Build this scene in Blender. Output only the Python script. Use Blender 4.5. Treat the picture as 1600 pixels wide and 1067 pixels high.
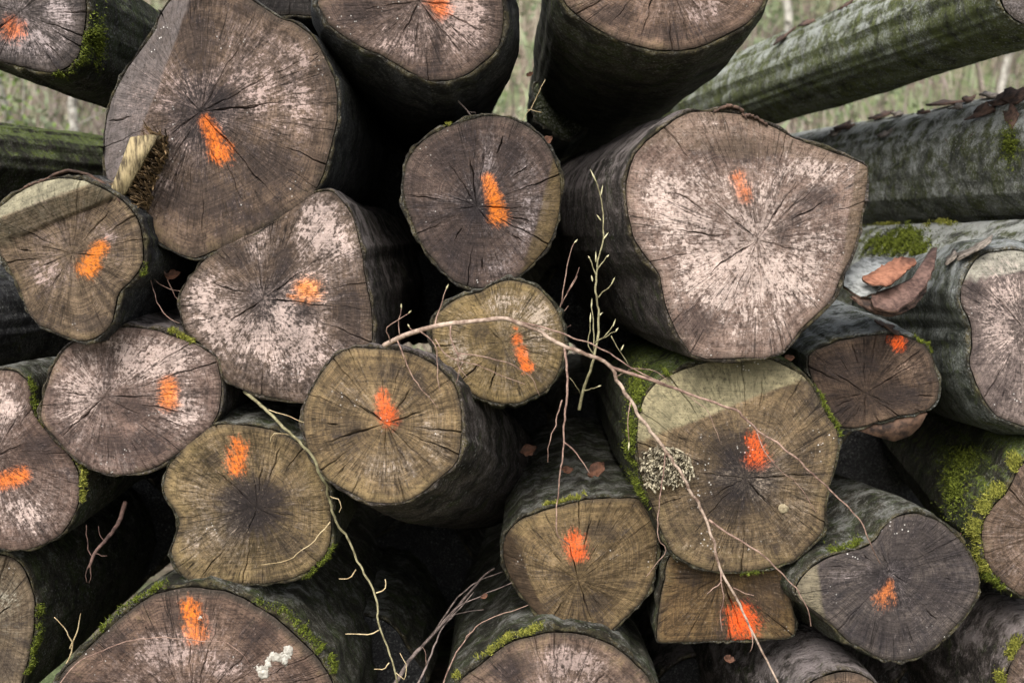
import bpy, math, random
import numpy as np
from mathutils import Vector

for o in list(bpy.data.objects):
    bpy.data.objects.remove(o)
scene = bpy.context.scene
COL = scene.collection
R = math.radians

# ------------------------------------------------------------------ camera
FPX = 2000.0            # focal length in pixels of the 1600 px wide photograph
CAMY = -3.5
TILT = math.atan(163.5 / FPX)
CAMZ = 1.70
cam_d = bpy.data.cameras.new('camera')
cam = bpy.data.objects.new('camera', cam_d)
COL.objects.link(cam)
cam.location = (0, CAMY, CAMZ)
cam.rotation_euler = (R(90) - TILT, 0, 0)
cam_d.sensor_width = 36
cam_d.lens = 36 * FPX / 1600
cam_d.clip_end = 500
cam_d.dof.use_dof = True
cam_d.dof.focus_distance = 3.6
cam_d.dof.aperture_fstop = 3.0
scene.camera = cam

# ------------------------------------------------------------------ light
SUN_EL, SUN_AZ = 46, 196      # overcast: soft light from high behind the camera
world = bpy.data.worlds.new('World')
scene.world = world
world.use_nodes = True
wn = world.node_tree
wn.nodes.clear()
sky = wn.nodes.new('ShaderNodeTexSky')
sky.sky_type = 'NISHITA'
sky.sun_disc = False
sky.sun_elevation = R(SUN_EL)
sky.sun_rotation = R(SUN_AZ)
sky.air_density = 1.0
sky.dust_density = 4.0
sky.ozone_density = 1.0
bg = wn.nodes.new('ShaderNodeBackground')
bg.inputs['Strength'].default_value = 0.15
wo = wn.nodes.new('ShaderNodeOutputWorld')
hsv = wn.nodes.new('ShaderNodeHueSaturation')      # cloud cover takes the blue out of the sky
hsv.inputs['Saturation'].default_value = .35
wn.links.new(sky.outputs[0], hsv.inputs['Color'])
wn.links.new(hsv.outputs[0], bg.inputs[0])
wn.links.new(bg.outputs[0], wo.inputs[0])
sd = bpy.data.lights.new('sun', 'SUN')
sd.energy = 1.5
sd.angle = R(40)
sd.color = (1.0, 0.95, 0.88)
sun = bpy.data.objects.new('sun', sd)
COL.objects.link(sun)
az = R(SUN_AZ)
sdir = Vector((math.sin(az) * math.cos(R(SUN_EL)), math.cos(az) * math.cos(R(SUN_EL)), math.sin(R(SUN_EL))))
sun.location = sdir * 20
sun.rotation_euler = (-sdir).to_track_quat('-Z', 'Y').to_euler()
vs = scene.view_settings
vs.view_transform = 'Standard'
vs.look = 'None'
vs.gamma = 1
vs.use_curve_mapping = False
vs.exposure = 1.02

# ------------------------------------------------------------------ geometry helpers
rng = np.random.default_rng(7)
random.seed(7)
CAM = np.array([0, CAMY, CAMZ])
FWD = np.array([0, math.cos(TILT), -math.sin(TILT)])
UPV = np.array([0, math.sin(TILT), math.cos(TILT)])


def ray(px, py):
    return FWD + UPV * (-(py - 533.5) / FPX) + np.array([(px - 800) / FPX, 0, 0])


def at(px, py, Y):
    d = ray(px, py)
    return CAM + d * ((Y - CAMY) / d[1])


def catmull(P, n, closed=True):
    P = np.asarray(P, float)
    m = len(P)
    out = []
    rngk = range(m) if closed else range(m - 1)
    for k in rngk:
        if closed:
            a, b, c, d = P[(k - 1) % m], P[k], P[(k + 1) % m], P[(k + 2) % m]
        else:
            a, b, c, d = P[max(k - 1, 0)], P[k], P[k + 1], P[min(k + 2, m - 1)]
        t = np.linspace(0, 1, 12, endpoint=False)[:, None]
        out.append(0.5 * ((2 * b) + (-a + c) * t + (2 * a - 5 * b + 4 * c - d) * t**2 + (-a + 3 * b - 3 * c + d) * t**3))
    if not closed:
        out.append(P[-1:])
    Q = np.concatenate(out)
    if closed:
        Q2 = np.concatenate([Q, Q[:1]])
    else:
        Q2 = Q
    s = np.concatenate([[0], np.cumsum(np.linalg.norm(np.diff(Q2, axis=0), axis=1))])
    u = np.linspace(0, s[-1], n, endpoint=not closed)
    return np.stack([np.interp(u, s, Q2[:, i]) for i in range(P.shape[1])], 1)


_perm = np.random.default_rng(3).random((64, 64, 64)).astype(np.float32)


def vnoise(p):
    """smooth value noise, p (...,3) -> 0..1"""
    p = np.asarray(p, float)
    i = np.floor(p).astype(int)
    f = p - i
    f = f * f * (3 - 2 * f)
    r = 0
    for a in (0, 1):
        wa = f[..., 0] if a else 1 - f[..., 0]
        for b in (0, 1):
            wb = f[..., 1] if b else 1 - f[..., 1]
            for c in (0, 1):
                wc = f[..., 2] if c else 1 - f[..., 2]
                r = r + wa * wb * wc * _perm[(i[..., 0] + a) % 64, (i[..., 1] + b) % 64, (i[..., 2] + c) % 64]
    return r


def fbm(p, o=3):
    s, a, t = 0, 1, 0
    p = np.asarray(p, float)
    for k in range(o):
        s = s + a * vnoise(p * 2**k + 17.3 * k)
        t += a
        a *= .5
    return s / t


def link(o, parent=None):
    COL.objects.link(o)
    if parent is not None:
        o.parent = parent
    return o


def mesh_np(name, V, quads=None, tris=None, mat=None, parent=None, attrs=None, smooth=True, origin=None):
    V = np.asarray(V, np.float32)
    me = bpy.data.meshes.new(name)
    loops, starts, n = [], [], 0
    if quads is not None and len(quads):
        q = np.asarray(quads, np.int32)
        loops.append(q.ravel())
        starts.append(np.arange(len(q)) * 4)
        n += len(q) * 4
    if tris is not None and len(tris):
        t = np.asarray(tris, np.int32)
        loops.append(t.ravel())
        starts.append(n + np.arange(len(t)) * 3)
    L = np.concatenate(loops).astype(np.int32)
    S = np.concatenate(starts).astype(np.int32)
    me.vertices.add(len(V))
    me.vertices.foreach_set('co', V.ravel())
    me.loops.add(len(L))
    me.loops.foreach_set('vertex_index', L)
    me.polygons.add(len(S))
    me.polygons.foreach_set('loop_start', S)
    me.update(calc_edges=True)
    if smooth:
        me.polygons.foreach_set('use_smooth', np.ones(len(S), bool))
    for k, a in (attrs or {}).items():
        A = me.attributes.new(k, 'FLOAT_VECTOR', 'POINT')
        A.data.foreach_set('vector', np.asarray(a, np.float32).ravel())
    me.validate()
    if mat:
        me.materials.append(mat)
    o = bpy.data.objects.new(name, me)
    return link(o, parent)


def empty(name, loc, label, cat, group=None):
    o = bpy.data.objects.new(name, None)
    o.location = loc
    o.empty_display_size = .05
    link(o)
    o['label'] = label
    o['category'] = cat
    if group:
        o['group'] = group
    return o


# ------------------------------------------------------------------ material helpers
class NT:
    def __init__(self, name):
        self.m = bpy.data.materials.new(name)
        self.m.use_nodes = True
        self.t = self.m.node_tree
        self.t.nodes.clear()

    def node(self, typ, **kw):
        n = self.t.nodes.new(typ)
        for k, v in kw.items():
            setattr(n, k, v)
        return n

    def set(self, sock, v):
        if hasattr(v, 'is_output') or isinstance(v, bpy.types.NodeSocket):
            self.t.links.new(v, sock)
        else:
            if sock.type == 'RGBA' and len(v) == 3:
                v = (*v, 1)
            sock.default_value = v

    def math(self, op, a, b=0.0, c=0.0, clamp=False):
        n = self.node('ShaderNodeMath', operation=op, use_clamp=clamp)
        self.set(n.inputs[0], a)
        self.set(n.inputs[1], b)
        if len(n.inputs) > 2:
            self.set(n.inputs[2], c)
        return n.outputs[0]

    def step(self, v, a, b, lo=0., hi=1.):
        n = self.node('ShaderNodeMapRange', interpolation_type='SMOOTHSTEP')
        self.set(n.inputs[0], v)
        for i, x in ((1, a), (2, b), (3, lo), (4, hi)):
            self.set(n.inputs[i], x)
        return n.outputs[0]

    def mix(self, f, a, b, mode='MIX'):
        n = self.node('ShaderNodeMix', data_type='RGBA', blend_type=mode)
        n.clamp_factor = True
        self.set(n.inputs[0], f)
        self.set(n.inputs[6], a)
        self.set(n.inputs[7], b)
        return n.outputs[2]

    def noise(self, vec, scale, detail=4, rough=.6, dist=0.):
        n = self.node('ShaderNodeTexNoise')
        self.set(n.inputs['Vector'], vec)
        n.inputs['Scale'].default_value = scale
        n.inputs['Detail'].default_value = detail
        n.inputs['Roughness'].default_value = rough
        n.inputs['Distortion'].default_value = dist
        return n.outputs[0]

    def voro(self, vec, scale, feature='F1'):
        n = self.node('ShaderNodeTexVoronoi', feature=feature)
        self.set(n.inputs['Vector'], vec)
        n.inputs['Scale'].default_value = scale
        return n

    def vmul(self, v, s, off=(0, 0, 0)):
        n = self.node('ShaderNodeVectorMath', operation='MULTIPLY_ADD')
        self.set(n.inputs[0], v)
        n.inputs[1].default_value = s
        n.inputs[2].default_value = off
        return n.outputs[0]

    def attr(self, name):
        return self.node('ShaderNodeAttribute', attribute_name=name).outputs['Vector']

    def sep(self, v):
        n = self.node('ShaderNodeSeparateXYZ')
        self.set(n.inputs[0], v)
        return n.outputs

    def obj(self):
        return self.node('ShaderNodeTexCoord').outputs['Object']

    def finish(self, col, rough=.85, bump=None, bstr=.5, bdist=.004, spec=.25):
        b = self.node('ShaderNodeBsdfPrincipled')
        self.set(b.inputs['Base Color'], col)
        self.set(b.inputs['Roughness'], rough)
        b.inputs['Specular IOR Level'].default_value = spec
        if bump is not None:
            n = self.node('ShaderNodeBump')
            n.inputs['Strength'].default_value = bstr
            n.inputs['Distance'].default_value = bdist
            self.set(n.inputs['Height'], bump)
            self.t.links.new(n.outputs[0], b.inputs['Normal'])
        o = self.node('ShaderNodeOutputMaterial')
        self.t.links.new(b.outputs[0], o.inputs[0])
        return self.m


def srgb(r, g, b):
    f = lambda c: (c / 255 / 12.92) if c / 255 < .04045 else ((c / 255 + .055) / 1.055)**2.4
    return (f(r), f(g), f(b))


def wood_mat(seed, dark=(58, 46, 38), mid=(118, 96, 78), pale=(188, 164, 152), crust=.5, algae=.3,
             algae_c=(126, 109, 70), centre=.0, centre_c=(40, 36, 38), rim=.35, saw=(.3, 0), facet_c=(150, 138, 112), speck=.5, paint_c=(1.0, .20, .012), paint_cut=.58):
    n = NT('wood')
    pol = n.attr('pol')
    aux = n.sep(n.attr('aux'))
    rho, facet, paint = aux[0], aux[1], aux[2]
    spt = n.sep(n.attr('spots'))
    ob = n.obj()
    sd_ = (seed * 1.7, seed * 3.1, seed * .77)
    streak = n.noise(n.vmul(pol, (7, 7, 9), sd_), 1, 5, .65)
    ray_ = n.noise(n.vmul(pol, (26, 26, 42), sd_), 1, 4, .7)
    fine = n.noise(n.vmul(pol, (60, 60, 30), sd_), 1, 2, .6)
    pv = n.vmul(ob, (1, 1, 1), sd_)
    patch = n.noise(pv, 4.5, 5, .62, .4)
    patch2 = n.noise(n.vmul(ob, (1, 1, 1), (sd_[1], sd_[0], 5)), 6, 5, .65, .6)
    grain = n.noise(pv, 120, 4, .75)
    mott = n.noise(pv, 34, 5, .72)
    # annual rings
    rv = n.node('ShaderNodeCombineXYZ')
    n.set(rv.inputs[0], n.math('MULTIPLY_ADD', rho, 60, n.math('MULTIPLY', patch, 3.0)))
    n.set(rv.inputs[1], n.math('MULTIPLY', patch2, 3.0))
    ring = n.noise(rv.outputs[0], 1, 3, .7)
    # saw marks: fine parallel scratches
    rot = n.node('ShaderNodeVectorRotate', rotation_type='Y_AXIS')
    n.set(rot.inputs[0], ob)
    rot.inputs['Angle'].default_value = saw[1]
    sawn = n.noise(n.vmul(rot.outputs[0], (5, 5, 210)), 1, 3, .6)
    col = n.mix(n.step(n.math('MULTIPLY_ADD', streak, .45, n.math('MULTIPLY_ADD', patch2, .3, n.math('MULTIPLY', ray_, .25))), .36, .62), srgb(*dark), srgb(*mid))
    col = n.mix(n.step(ring, .42, .6, 0, .5), col, srgb(*[c * .62 for c in dark]))
    col = n.mix(n.step(n.math('MULTIPLY_ADD', ray_, .5, n.math('MULTIPLY', mott, .5)), .5, .66, 0, .75), col, srgb(*[c * .5 for c in dark]))
    col = n.mix(n.step(patch2, .56, .7, 0, .45), col, srgb(*[min(255, c * 1.22) for c in mid]))
    # mould blotches that follow the rays
    mb = n.math('MULTIPLY_ADD', n.noise(n.vmul(pol, (2.2, 2.2, 6), sd_[::-1]), 1, 5, .7), .65, n.math('MULTIPLY', ray_, .35))
    col = n.mix(n.step(mb, .5, .64, 0, .62), col, srgb(44, 39, 41))
    # algae film, more to the rim
    am = n.math('ADD', n.math('MULTIPLY', n.math('POWER', rho, 3.0), .22), n.math('MULTIPLY_ADD', patch2, .75, n.math('MULTIPLY', ray_, .35)))
    col = n.mix(n.step(n.math('MULTIPLY_ADD', mott, .3, am), .98 - algae * .42, 1.16 - algae * .3, 0, .3 + .35 * algae), col, srgb(*algae_c))
    # dark heart stain
    if centre > 0:
        cm = n.math('ADD', n.math('MULTIPLY', rho, -1.0), n.math('MULTIPLY_ADD', streak, .9, n.math('MULTIPLY', patch, .7)))
        col = n.mix(n.step(cm, .35 - centre * .25, .75 - centre * .25, 0, .9), col, srgb(*centre_c))
    # pale crust that breaks up along the rays
    cr = n.math('ADD', n.math('MULTIPLY', patch, .9), n.math('MULTIPLY_ADD', ray_, .75, n.math('MULTIPLY_ADD', grain, .55, n.math('MULTIPLY_ADD', streak, .35, n.math('MULTIPLY', mott, .35)))))
    cr = n.math('SUBTRACT', cr, n.math('MULTIPLY', n.math('POWER', rho, 8.0), rim))
    cr = n.math('MULTIPLY_ADD', spt[1], .22, n.math('MULTIPLY_ADD', spt[0], -.3, n.math('SUBTRACT', cr, .06)))
    sm_ = n.math('MULTIPLY_ADD', n.math('SUBTRACT', n.math('MULTIPLY_ADD', ray_, .6, n.math('MULTIPLY_ADD', streak, .45, n.math('MULTIPLY', mott, .45))), .75), 2.6, spt[0])
    col = n.mix(n.math('MULTIPLY', n.step(spt[0], .05, .4), n.step(sm_, .3, .75, 0, .52)), col, srgb(40, 35, 36))
    t0 = 1.74 - crust * .44
    crm = n.math('MAXIMUM', n.step(cr, t0, t0 + .13), n.step(cr, t0 - .22, t0 + .1, 0, .3))
    col = n.mix(n.math('MULTIPLY', crm, n.step(n.math('MULTIPLY_ADD', grain, .5, n.math('MULTIPLY', mott, .5)), .4, .56, .3, .92)), col, n.mix(n.step(patch2, .4, .6), srgb(*[c * .86 for c in pale]), srgb(*pale)))
    # drying checks, dirt-filled
    chk = n.math('ABSOLUTE', n.math('SUBTRACT', n.noise(n.vmul(pol, (16, 16, 2.2), sd_), 1, 1.5, .5), .5))
    chm = n.math('MULTIPLY', n.step(chk, .0, .012, 1, 0), n.step(n.noise(pv, 9, 2), .45, .58))
    col = n.mix(n.math('MULTIPLY', chm, .75), col, srgb(26, 22, 20))
    # saw scratches
    col = n.mix(n.step(sawn, .5, .68, 0, saw[0]), col, srgb(*[c * .6 for c in dark]))
    # weathered rim
    col = n.mix(n.step(n.math('MULTIPLY_ADD', patch, .12, rho), .985, 1.055, 0, rim * 1.6), col, srgb(52, 46, 40))
    # fine grit of the weathered surface
    gm = n.math('MULTIPLY_ADD', grain, .5, n.math('MULTIPLY_ADD', ray_, .3, n.math('MULTIPLY', fine, .2)))
    col = n.mix(n.step(gm, .40, .5, .5, 0), col, srgb(24, 19, 17))
    col = n.mix(n.step(gm, .54, .66, 0, .4), col, n.mix(.5, srgb(*pale), srgb(*mid)))
    # different cut plane
    fc = n.mix(n.step(mott, .35, .7), srgb(*[c * .72 for c in facet_c]), srgb(*facet_c))
    fc = n.mix(n.step(sawn, .48, .68, 0, .5), fc, srgb(*[c * .55 for c in facet_c]))
    fc = n.mix(n.math('MULTIPLY', crm, .4), fc, srgb(*pale))
    fc = n.mix(n.step(gm, .40, .5, .6, 0), fc, srgb(34, 30, 26))
    fc = n.mix(n.step(patch2, .5, .66, 0, .5), fc, srgb(*[c * .6 for c in facet_c]))
    col = n.mix(facet, col, fc)
    # white specks
    v = n.voro(pv, 75)
    sp = n.math('MULTIPLY', n.step(v.outputs['Distance'], .10, .2, 1, 0), n.step(n.noise(pv, 7, 3), .66 - speck * .1, .74 - speck * .1))
    col = n.mix(n.math('MULTIPLY', sp, .8), col, srgb(205, 200, 195))
    hs = n.node('ShaderNodeHueSaturation')
    hs.inputs['Saturation'].default_value = .98
    n.set(hs.inputs['Color'], col)
    col = hs.outputs[0]
    # sprayed paint
    pn = n.math('SUBTRACT', n.math('MULTIPLY_ADD', ray_, .7, n.math('MULTIPLY_ADD', grain, .6, n.math('MULTIPLY', mott, .5))), .9)
    pm = n.math('MULTIPLY_ADD', pn, 2.1, paint)
    pm = n.math('MULTIPLY', n.step(pm, paint_cut - .35, paint_cut + .6), n.step(paint, .04, .4))
    pm = n.math('MULTIPLY', pm, n.step(chm, 0, 1, 1, .4))
    col = n.mix(n.math('MULTIPLY', pm, n.step(gm, .4, .56, .28, .76)), col, paint_c)
    h = n.math('ADD', n.math('MULTIPLY', ray_, .7), n.math('MULTIPLY_ADD', grain, .5, n.math('MULTIPLY_ADD', sawn, .5, n.math('MULTIPLY_ADD', crm, .25, n.math('MULTIPLY_ADD', chm, -.8, n.math('MULTIPLY', fine, .4))))))
    return n.finish(col, .88, h, .8, .006, .2)


def bark_mat(seed, dark=(30, 29, 27), mid=(66, 64, 58), green=.4, green_c=(62, 72, 34), pale=.3, pale_c=(150, 150, 145), rust=.15, moss=.0):
    n = NT('bark')
    bk = n.attr('bk')
    ob = n.obj()
    sd_ = (seed * 2.3, seed * 1.1, seed * .61)
    pv = n.vmul(ob, (1, 1, 1), sd_)
    wr = n.noise(n.vmul(bk, (5, 5, 38), sd_), 1, 4, .6, .5)
    lo = n.noise(n.vmul(bk, (5.5, 5.5, 10), sd_), 1, 7, .72, .6)
    lo2 = n.noise(n.vmul(bk, (7, 7, 15), sd_[::-1]), 1, 7, .74, .8)
    gr = n.noise(pv, 90, 5, .75)
    md = n.noise(pv, 28, 5, .7)
    col = n.mix(n.step(lo, .35, .66), srgb(*dark), srgb(*mid))
    col = n.mix(n.step(gr, .45, .72, 0, .55), col, srgb(*[c * .5 for c in dark]))
    gm = n.math('MULTIPLY_ADD', md, .3, lo2)
    col = n.mix(n.step(gm, .78 - green * .32, .92 - green * .25, 0, .85), col, srgb(*green_c))
    nz = n.sep(n.node('ShaderNodeNewGeometry').outputs['Normal'])[2]
    pm = n.math('ADD', n.math('MULTIPLY_ADD', nz, .16, lo), n.math('MULTIPLY_ADD', gr, .42, n.math('MULTIPLY', md, .3)))  # lichen, made paler on upward faces to paint in light from above
    col = n.mix(n.step(pm, 1.12 - pale * .42, 1.26 - pale * .3, 0, .85), col, srgb(*pale_c))
    # dark scars and wrinkles
    col = n.mix(n.step(n.math('MULTIPLY_ADD', md, .35, n.math('MULTIPLY', wr, .65)), .54, .64, 0, .6), col, srgb(*[c * .6 for c in dark]))
    col = n.mix(n.math('MULTIPLY', n.step(lo2, .62, .68), n.step(md, .5, .6, 0, rust * 3)), col, srgb(92, 60, 46))
    if moss > 0:
        mm = n.math('ADD', n.math('MULTIPLY', nz, .3), n.math('MULTIPLY_ADD', md, .35, lo))
        col = n.mix(n.step(mm, .95 - moss * .4, 1.05 - moss * .4, 0, .92), col, n.mix(n.step(gr, .35, .65), srgb(40, 52, 14), srgb(112, 128, 38)))
    v = n.voro(pv, 60)
    sp = n.math('MULTIPLY', n.step(v.outputs['Distance'], .14, .26, 1, 0), n.step(n.noise(pv, 5, 3), .5, .6))
    col = n.mix(n.math('MULTIPLY', sp, .25 + pale * .8), col, srgb(170, 170, 165))
    rimv = n.sep(n.attr('rim'))[0]
    col = n.mix(n.math('MULTIPLY', rimv, .75), col, n.mix(n.step(md, .42, .66), srgb(44, 38, 28), srgb(112, 102, 72)))
    scr = n.voro(n.vmul(bk, (6, 6, 11), sd_), 1, 'DISTANCE_TO_EDGE').outputs['Distance']
    crk = n.math('MULTIPLY', n.step(n.math('MULTIPLY_ADD', md, .08, scr), .04, .075, 1, 0), n.step(lo2, .42, .56))
    col = n.mix(n.math('MULTIPLY', crk, .0), col, srgb(20, 17, 15))
    gsp = n.math('MULTIPLY', n.step(n.noise(pv, 150, 4, .8), .52, .58), n.step(n.math('MULTIPLY_ADD', md, .5, lo), .62, .85))
    col = n.mix(n.math('MULTIPLY', gsp, .35 + .6 * pale), col, srgb(*pale_c))
    h = n.math('ADD', n.math('MULTIPLY', wr, 1.2), n.math('MULTIPLY_ADD', gr, .7, n.math('MULTIPLY_ADD', md, 1.1, n.math('MULTIPLY', crk, 0.0))))
    return n.finish(col, n.step(gr, .3, .7, .7, .95), h, 1.0, .03, .22)


def simple_mat(name, c1, c2, scale=40, rough=.8, bstr=.5, bdist=.002, spec=.3, sv=(1, 1, 1)):
    n = NT(name)
    ob = n.vmul(n.obj(), sv)
    a = n.noise(ob, scale, 5, .7)
    b = n.noise(ob, scale * .25, 3, .6)
    f = n.step(n.math('MULTIPLY_ADD', a, .6, n.math('MULTIPLY', b, .4)), .36, .64)
    return n.finish(n.mix(f, srgb(*c1), srgb(*c2)), rough, a, bstr, bdist, spec)


def rand_mat(name, c1, c2, rough=.8, spec=.2):
    """colour from the per-tuft attribute"""
    n = NT(name)
    r = n.sep(n.attr('rnd'))[0]
    return n.finish(n.mix(r, srgb(*c1), srgb(*c2)), rough, spec=spec)


M_MOSS = rand_mat('moss', (30, 38, 10), (116, 126, 44))
M_MOSSY = rand_mat('pale_moss', (56, 64, 20), (160, 158, 72))
M_PEEL = simple_mat('peeling_bark', (40, 31, 27), (98, 76, 64), 60)
M_SPLIT = simple_mat('splintered_wood', (62, 52, 38), (164, 148, 112), 1, sv=(140, 140, 30), bstr=.9, bdist=.006)
M_SPLITD = simple_mat('rotten_wood', (34, 26, 17), (104, 84, 58), 70, bstr=1, bdist=.008)

# ------------------------------------------------------------------ ground and hillside
gx = np.concatenate([np.linspace(-80, -8, 30), np.linspace(-7.5, 7.5, 61), np.linspace(8, 80, 30)])
gy = np.concatenate([np.linspace(-60, -5, 14), np.linspace(-4.5, 12, 67), np.linspace(12.5, 60, 60), np.linspace(65, 160, 12)])


def ground_z(x, y):
    x = np.asarray(x, float)
    y = np.asarray(y, float)
    t = np.clip((y - 6.0) / 26, 0, 1)
    z = 13 * t * t * (3 - 2 * t) + np.clip(y - 32, 0, 200) * .12
    p = np.stack([x * .18, y * .18, x * 0], -1)
    w = np.clip((np.abs(y - 1.5) - 4) / 4, 0, 1)
    w = np.maximum(w, np.clip((np.abs(x) - 4) / 4, 0, 1))
    z = z + (fbm(p, 4) - .5) * 1.6 * w
    return z + (fbm(np.stack([x * 2.2, y * 2.2, x * 0 + 5], -1), 3) - .5) * .06 * (.3 + w) - .02


GX, GY = np.meshgrid(gx, gy)
GZ = ground_z(GX, GY)
V = np.stack([GX, GY, GZ], -1).reshape(-1, 3)
w_, h_ = len(gx), len(gy)
I = np.arange(w_ * h_).reshape(h_, w_)
Q = np.stack([I[:-1, :-1], I[:-1, 1:], I[1:, 1:], I[1:, :-1]], -1).reshape(-1, 4)
n = NT('ground')
ob = n.obj()
a = n.noise(ob, .45, 6, .65, .3)
b = n.noise(ob, 9, 6, .75)
c = n.noise(ob, 2.4, 5, .7)
col = n.mix(n.step(b, .35, .65), srgb(80, 72, 62), srgb(134, 122, 108))
col = n.mix(n.step(n.math('MULTIPLY_ADD', c, .5, a), .68, .86), col, n.mix(n.step(b, .35, .65), srgb(70, 82, 52), srgb(116, 126, 90)))
g = mesh_np('ground', V, Q, mat=n.finish(col, .95, b, .8, .05, .1))
g['kind'] = 'structure'

# ------------------------------------------------------------------ logs
LOGGROUP = 'cut logs in the stack'


def tuft_mesh(name, pts, nrm, mat, parent, length=.012, width=.003, seed=0, jitter=.006, off=None):
    """many small leaflets standing on the given points"""
    r = np.random.default_rng(seed)
    pts = np.asarray(pts)
    k = len(pts)
    d = np.asarray(nrm) + r.normal(0, .75, (k, 3))
    d /= np.linalg.norm(d, axis=1)[:, None] + 1e-9
    s = np.cross(d, r.normal(0, 1, (k, 3)))
    s /= np.linalg.norm(s, axis=1)[:, None] + 1e-9
    L = length * r.uniform(.5, 1.3, (k, 1))
    W = width * r.uniform(.6, 1.3, (k, 1))
    b = pts + r.normal(0, jitter, (k, 3))
    bend = r.normal(0, .35, (k, 3)) * L
    m = b + d * L * .5
    tip = b + d * L + bend
    V = np.stack([b - s * W * .5, b + s * W * .5, m + s * W, tip, m - s * W], 1).reshape(-1, 3)
    i = np.arange(k)[:, None] * 5
    Q = i + np.array([[0, 1, 2, 4]])
    T = i + np.array([[4, 2, 3]])
    v = np.repeat(np.clip(r.normal(.45, .25, k), 0, 1), 5)
    v = np.clip(v + np.tile([-.25, -.25, 0, .25, 0], k), 0, 1)
    o = mesh_np(name, V, Q, T, mat, parent, {'rnd': np.stack([v, v, v], 1)}, smooth=False)
    o['kind'] = 'stuff'
    return o


class Log:
    pass


LOGS = {}
SPOTS = {   # weathering of the single cut ends: s = mould stain, on L also painted hole shade, p = pale crust (photo px)
    'A': [('p', 60, 65, 60, 30), ('p', 90, 20, 20, 30)],
    'B': [('p', 400, 140, 75, 60), ('s', 348, 152, 26, 20), ('s', 300, 310, 90, 40), ('p', 245, 300, 30, 40), ('s', 420, 260, 60, 50), ('p', 460, 90, 40, 30), ('s', 300, 60, 40, 50)],
    'C': [('p', 70, 430, 50, 25), ('p', 170, 370, 20, 15), ('s', 140, 505, 40, 18)],
    'D': [('p', 330, 485, 50, 60), ('p', 450, 545, 90, 60), ('p', 500, 355, 30, 45), ('s', 442, 405, 18, 35), ('s', 545, 500, 30, 70), ('s', 365, 400, 45, 22), ('p', 400, 390, 20, 20), ('s', 480, 490, 25, 20)],
    'E': [('p', 120, 605, 45, 45), ('p', 240, 560, 60, 30), ('s', 205, 695, 70, 30), ('s', 210, 640, 30, 25), ('p', 290, 650, 30, 40)],
    'F': [('p', 40, 810, 60, 30), ('s', 60, 700, 30, 30), ('p', 0, 640, 40, 30)],
    'G': [('s', 402, 790, 50, 45), ('p', 310, 840, 30, 25), ('s', 450, 850, 40, 25), ('s', 330, 720, 18, 14)],
    'H': [('p', 600, 735, 60, 30), ('s', 655, 600, 14, 25), ('s', 540, 670, 40, 25), ('p', 680, 680, 25, 45), ('s', 610, 580, 30, 20)],
    'I': [('s', 720, 395, 45, 40), ('p', 830, 340, 26, 50), ('s', 700, 245, 40, 35), ('p', 775, 420, 30, 20), ('p', 765, 240, 14, 40), ('s', 800, 240, 30, 30)],
    'J': [('p', 715, 545, 35, 35), ('p', 850, 490, 28, 30), ('s', 750, 515, 18, 20), ('p', 780, 470, 25, 20), ('s', 770, 560, 14, 14)],
    'K': [('s', 1222, 365, 14, 26), ('s', 1240, 345, 14, 16), ('s', 1085, 500, 40, 35), ('p', 1150, 450, 100, 80), ('p', 1050, 320, 55, 60), ('s', 1275, 310, 45, 22), ('s', 1150, 235, 80, 25), ('p', 1270, 260, 40, 18)],
    'L': [('s', 1125, 790, 70, 35), ('p', 1185, 768, 22, 28), ('s', 1140, 695, 40, 30), ('s', 1095, 722, 14, 6), ('s', 1110, 800, 8, 12), ('s', 1213, 858, 6, 12), ('p', 1080, 860, 50, 20)],  # smallest stains paint in the dark inside of holes
    'M': [('s', 1330, 570, 50, 30), ('s', 1400, 620, 50, 30), ('p', 1410, 575, 20, 14), ('s', 1320, 640, 30, 20)],
    'N': [('p', 1560, 500, 30, 60), ('s', 1520, 450, 20, 20)],
    'R': [('p', 600, 75, 60, 20), ('p', 725, 25, 40, 40), ('s', 682, 92, 9, 32), ('s', 660, 112, 20, 10), ('s', 560, 20, 40, 25)],
    'T': [('s', 960, 25, 35, 20), ('p', 1120, 20, 40, 30), ('s', 1040, 50, 50, 15)],
    'Z': [('p', 10, 940, 25, 40), ('s', 0, 1040, 40, 30)],
    'AA': [('p', 245, 1015, 50, 30), ('p', 360, 1045, 50, 20), ('s', 270, 965, 30, 16), ('s', 400, 985, 40, 20), ('s', 180, 1000, 30, 30)],
    'AB': [('p', 900, 1025, 60, 20), ('s', 800, 1040, 40, 25)],
    'AC': [('s', 985, 912, 12, 9), ('s', 940, 830, 40, 20), ('s', 930, 940, 30, 20)],
    'AD': [('s', 1200, 930, 40, 40), ('s', 1080, 900, 30, 20)],
    'AE': [('p', 1396, 888, 16, 15), ('p', 1322, 900, 34, 9), ('s', 1445, 850, 55, 35), ('s', 1380, 985, 60, 25), ('s', 1470, 930, 40, 40)],
}


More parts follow.
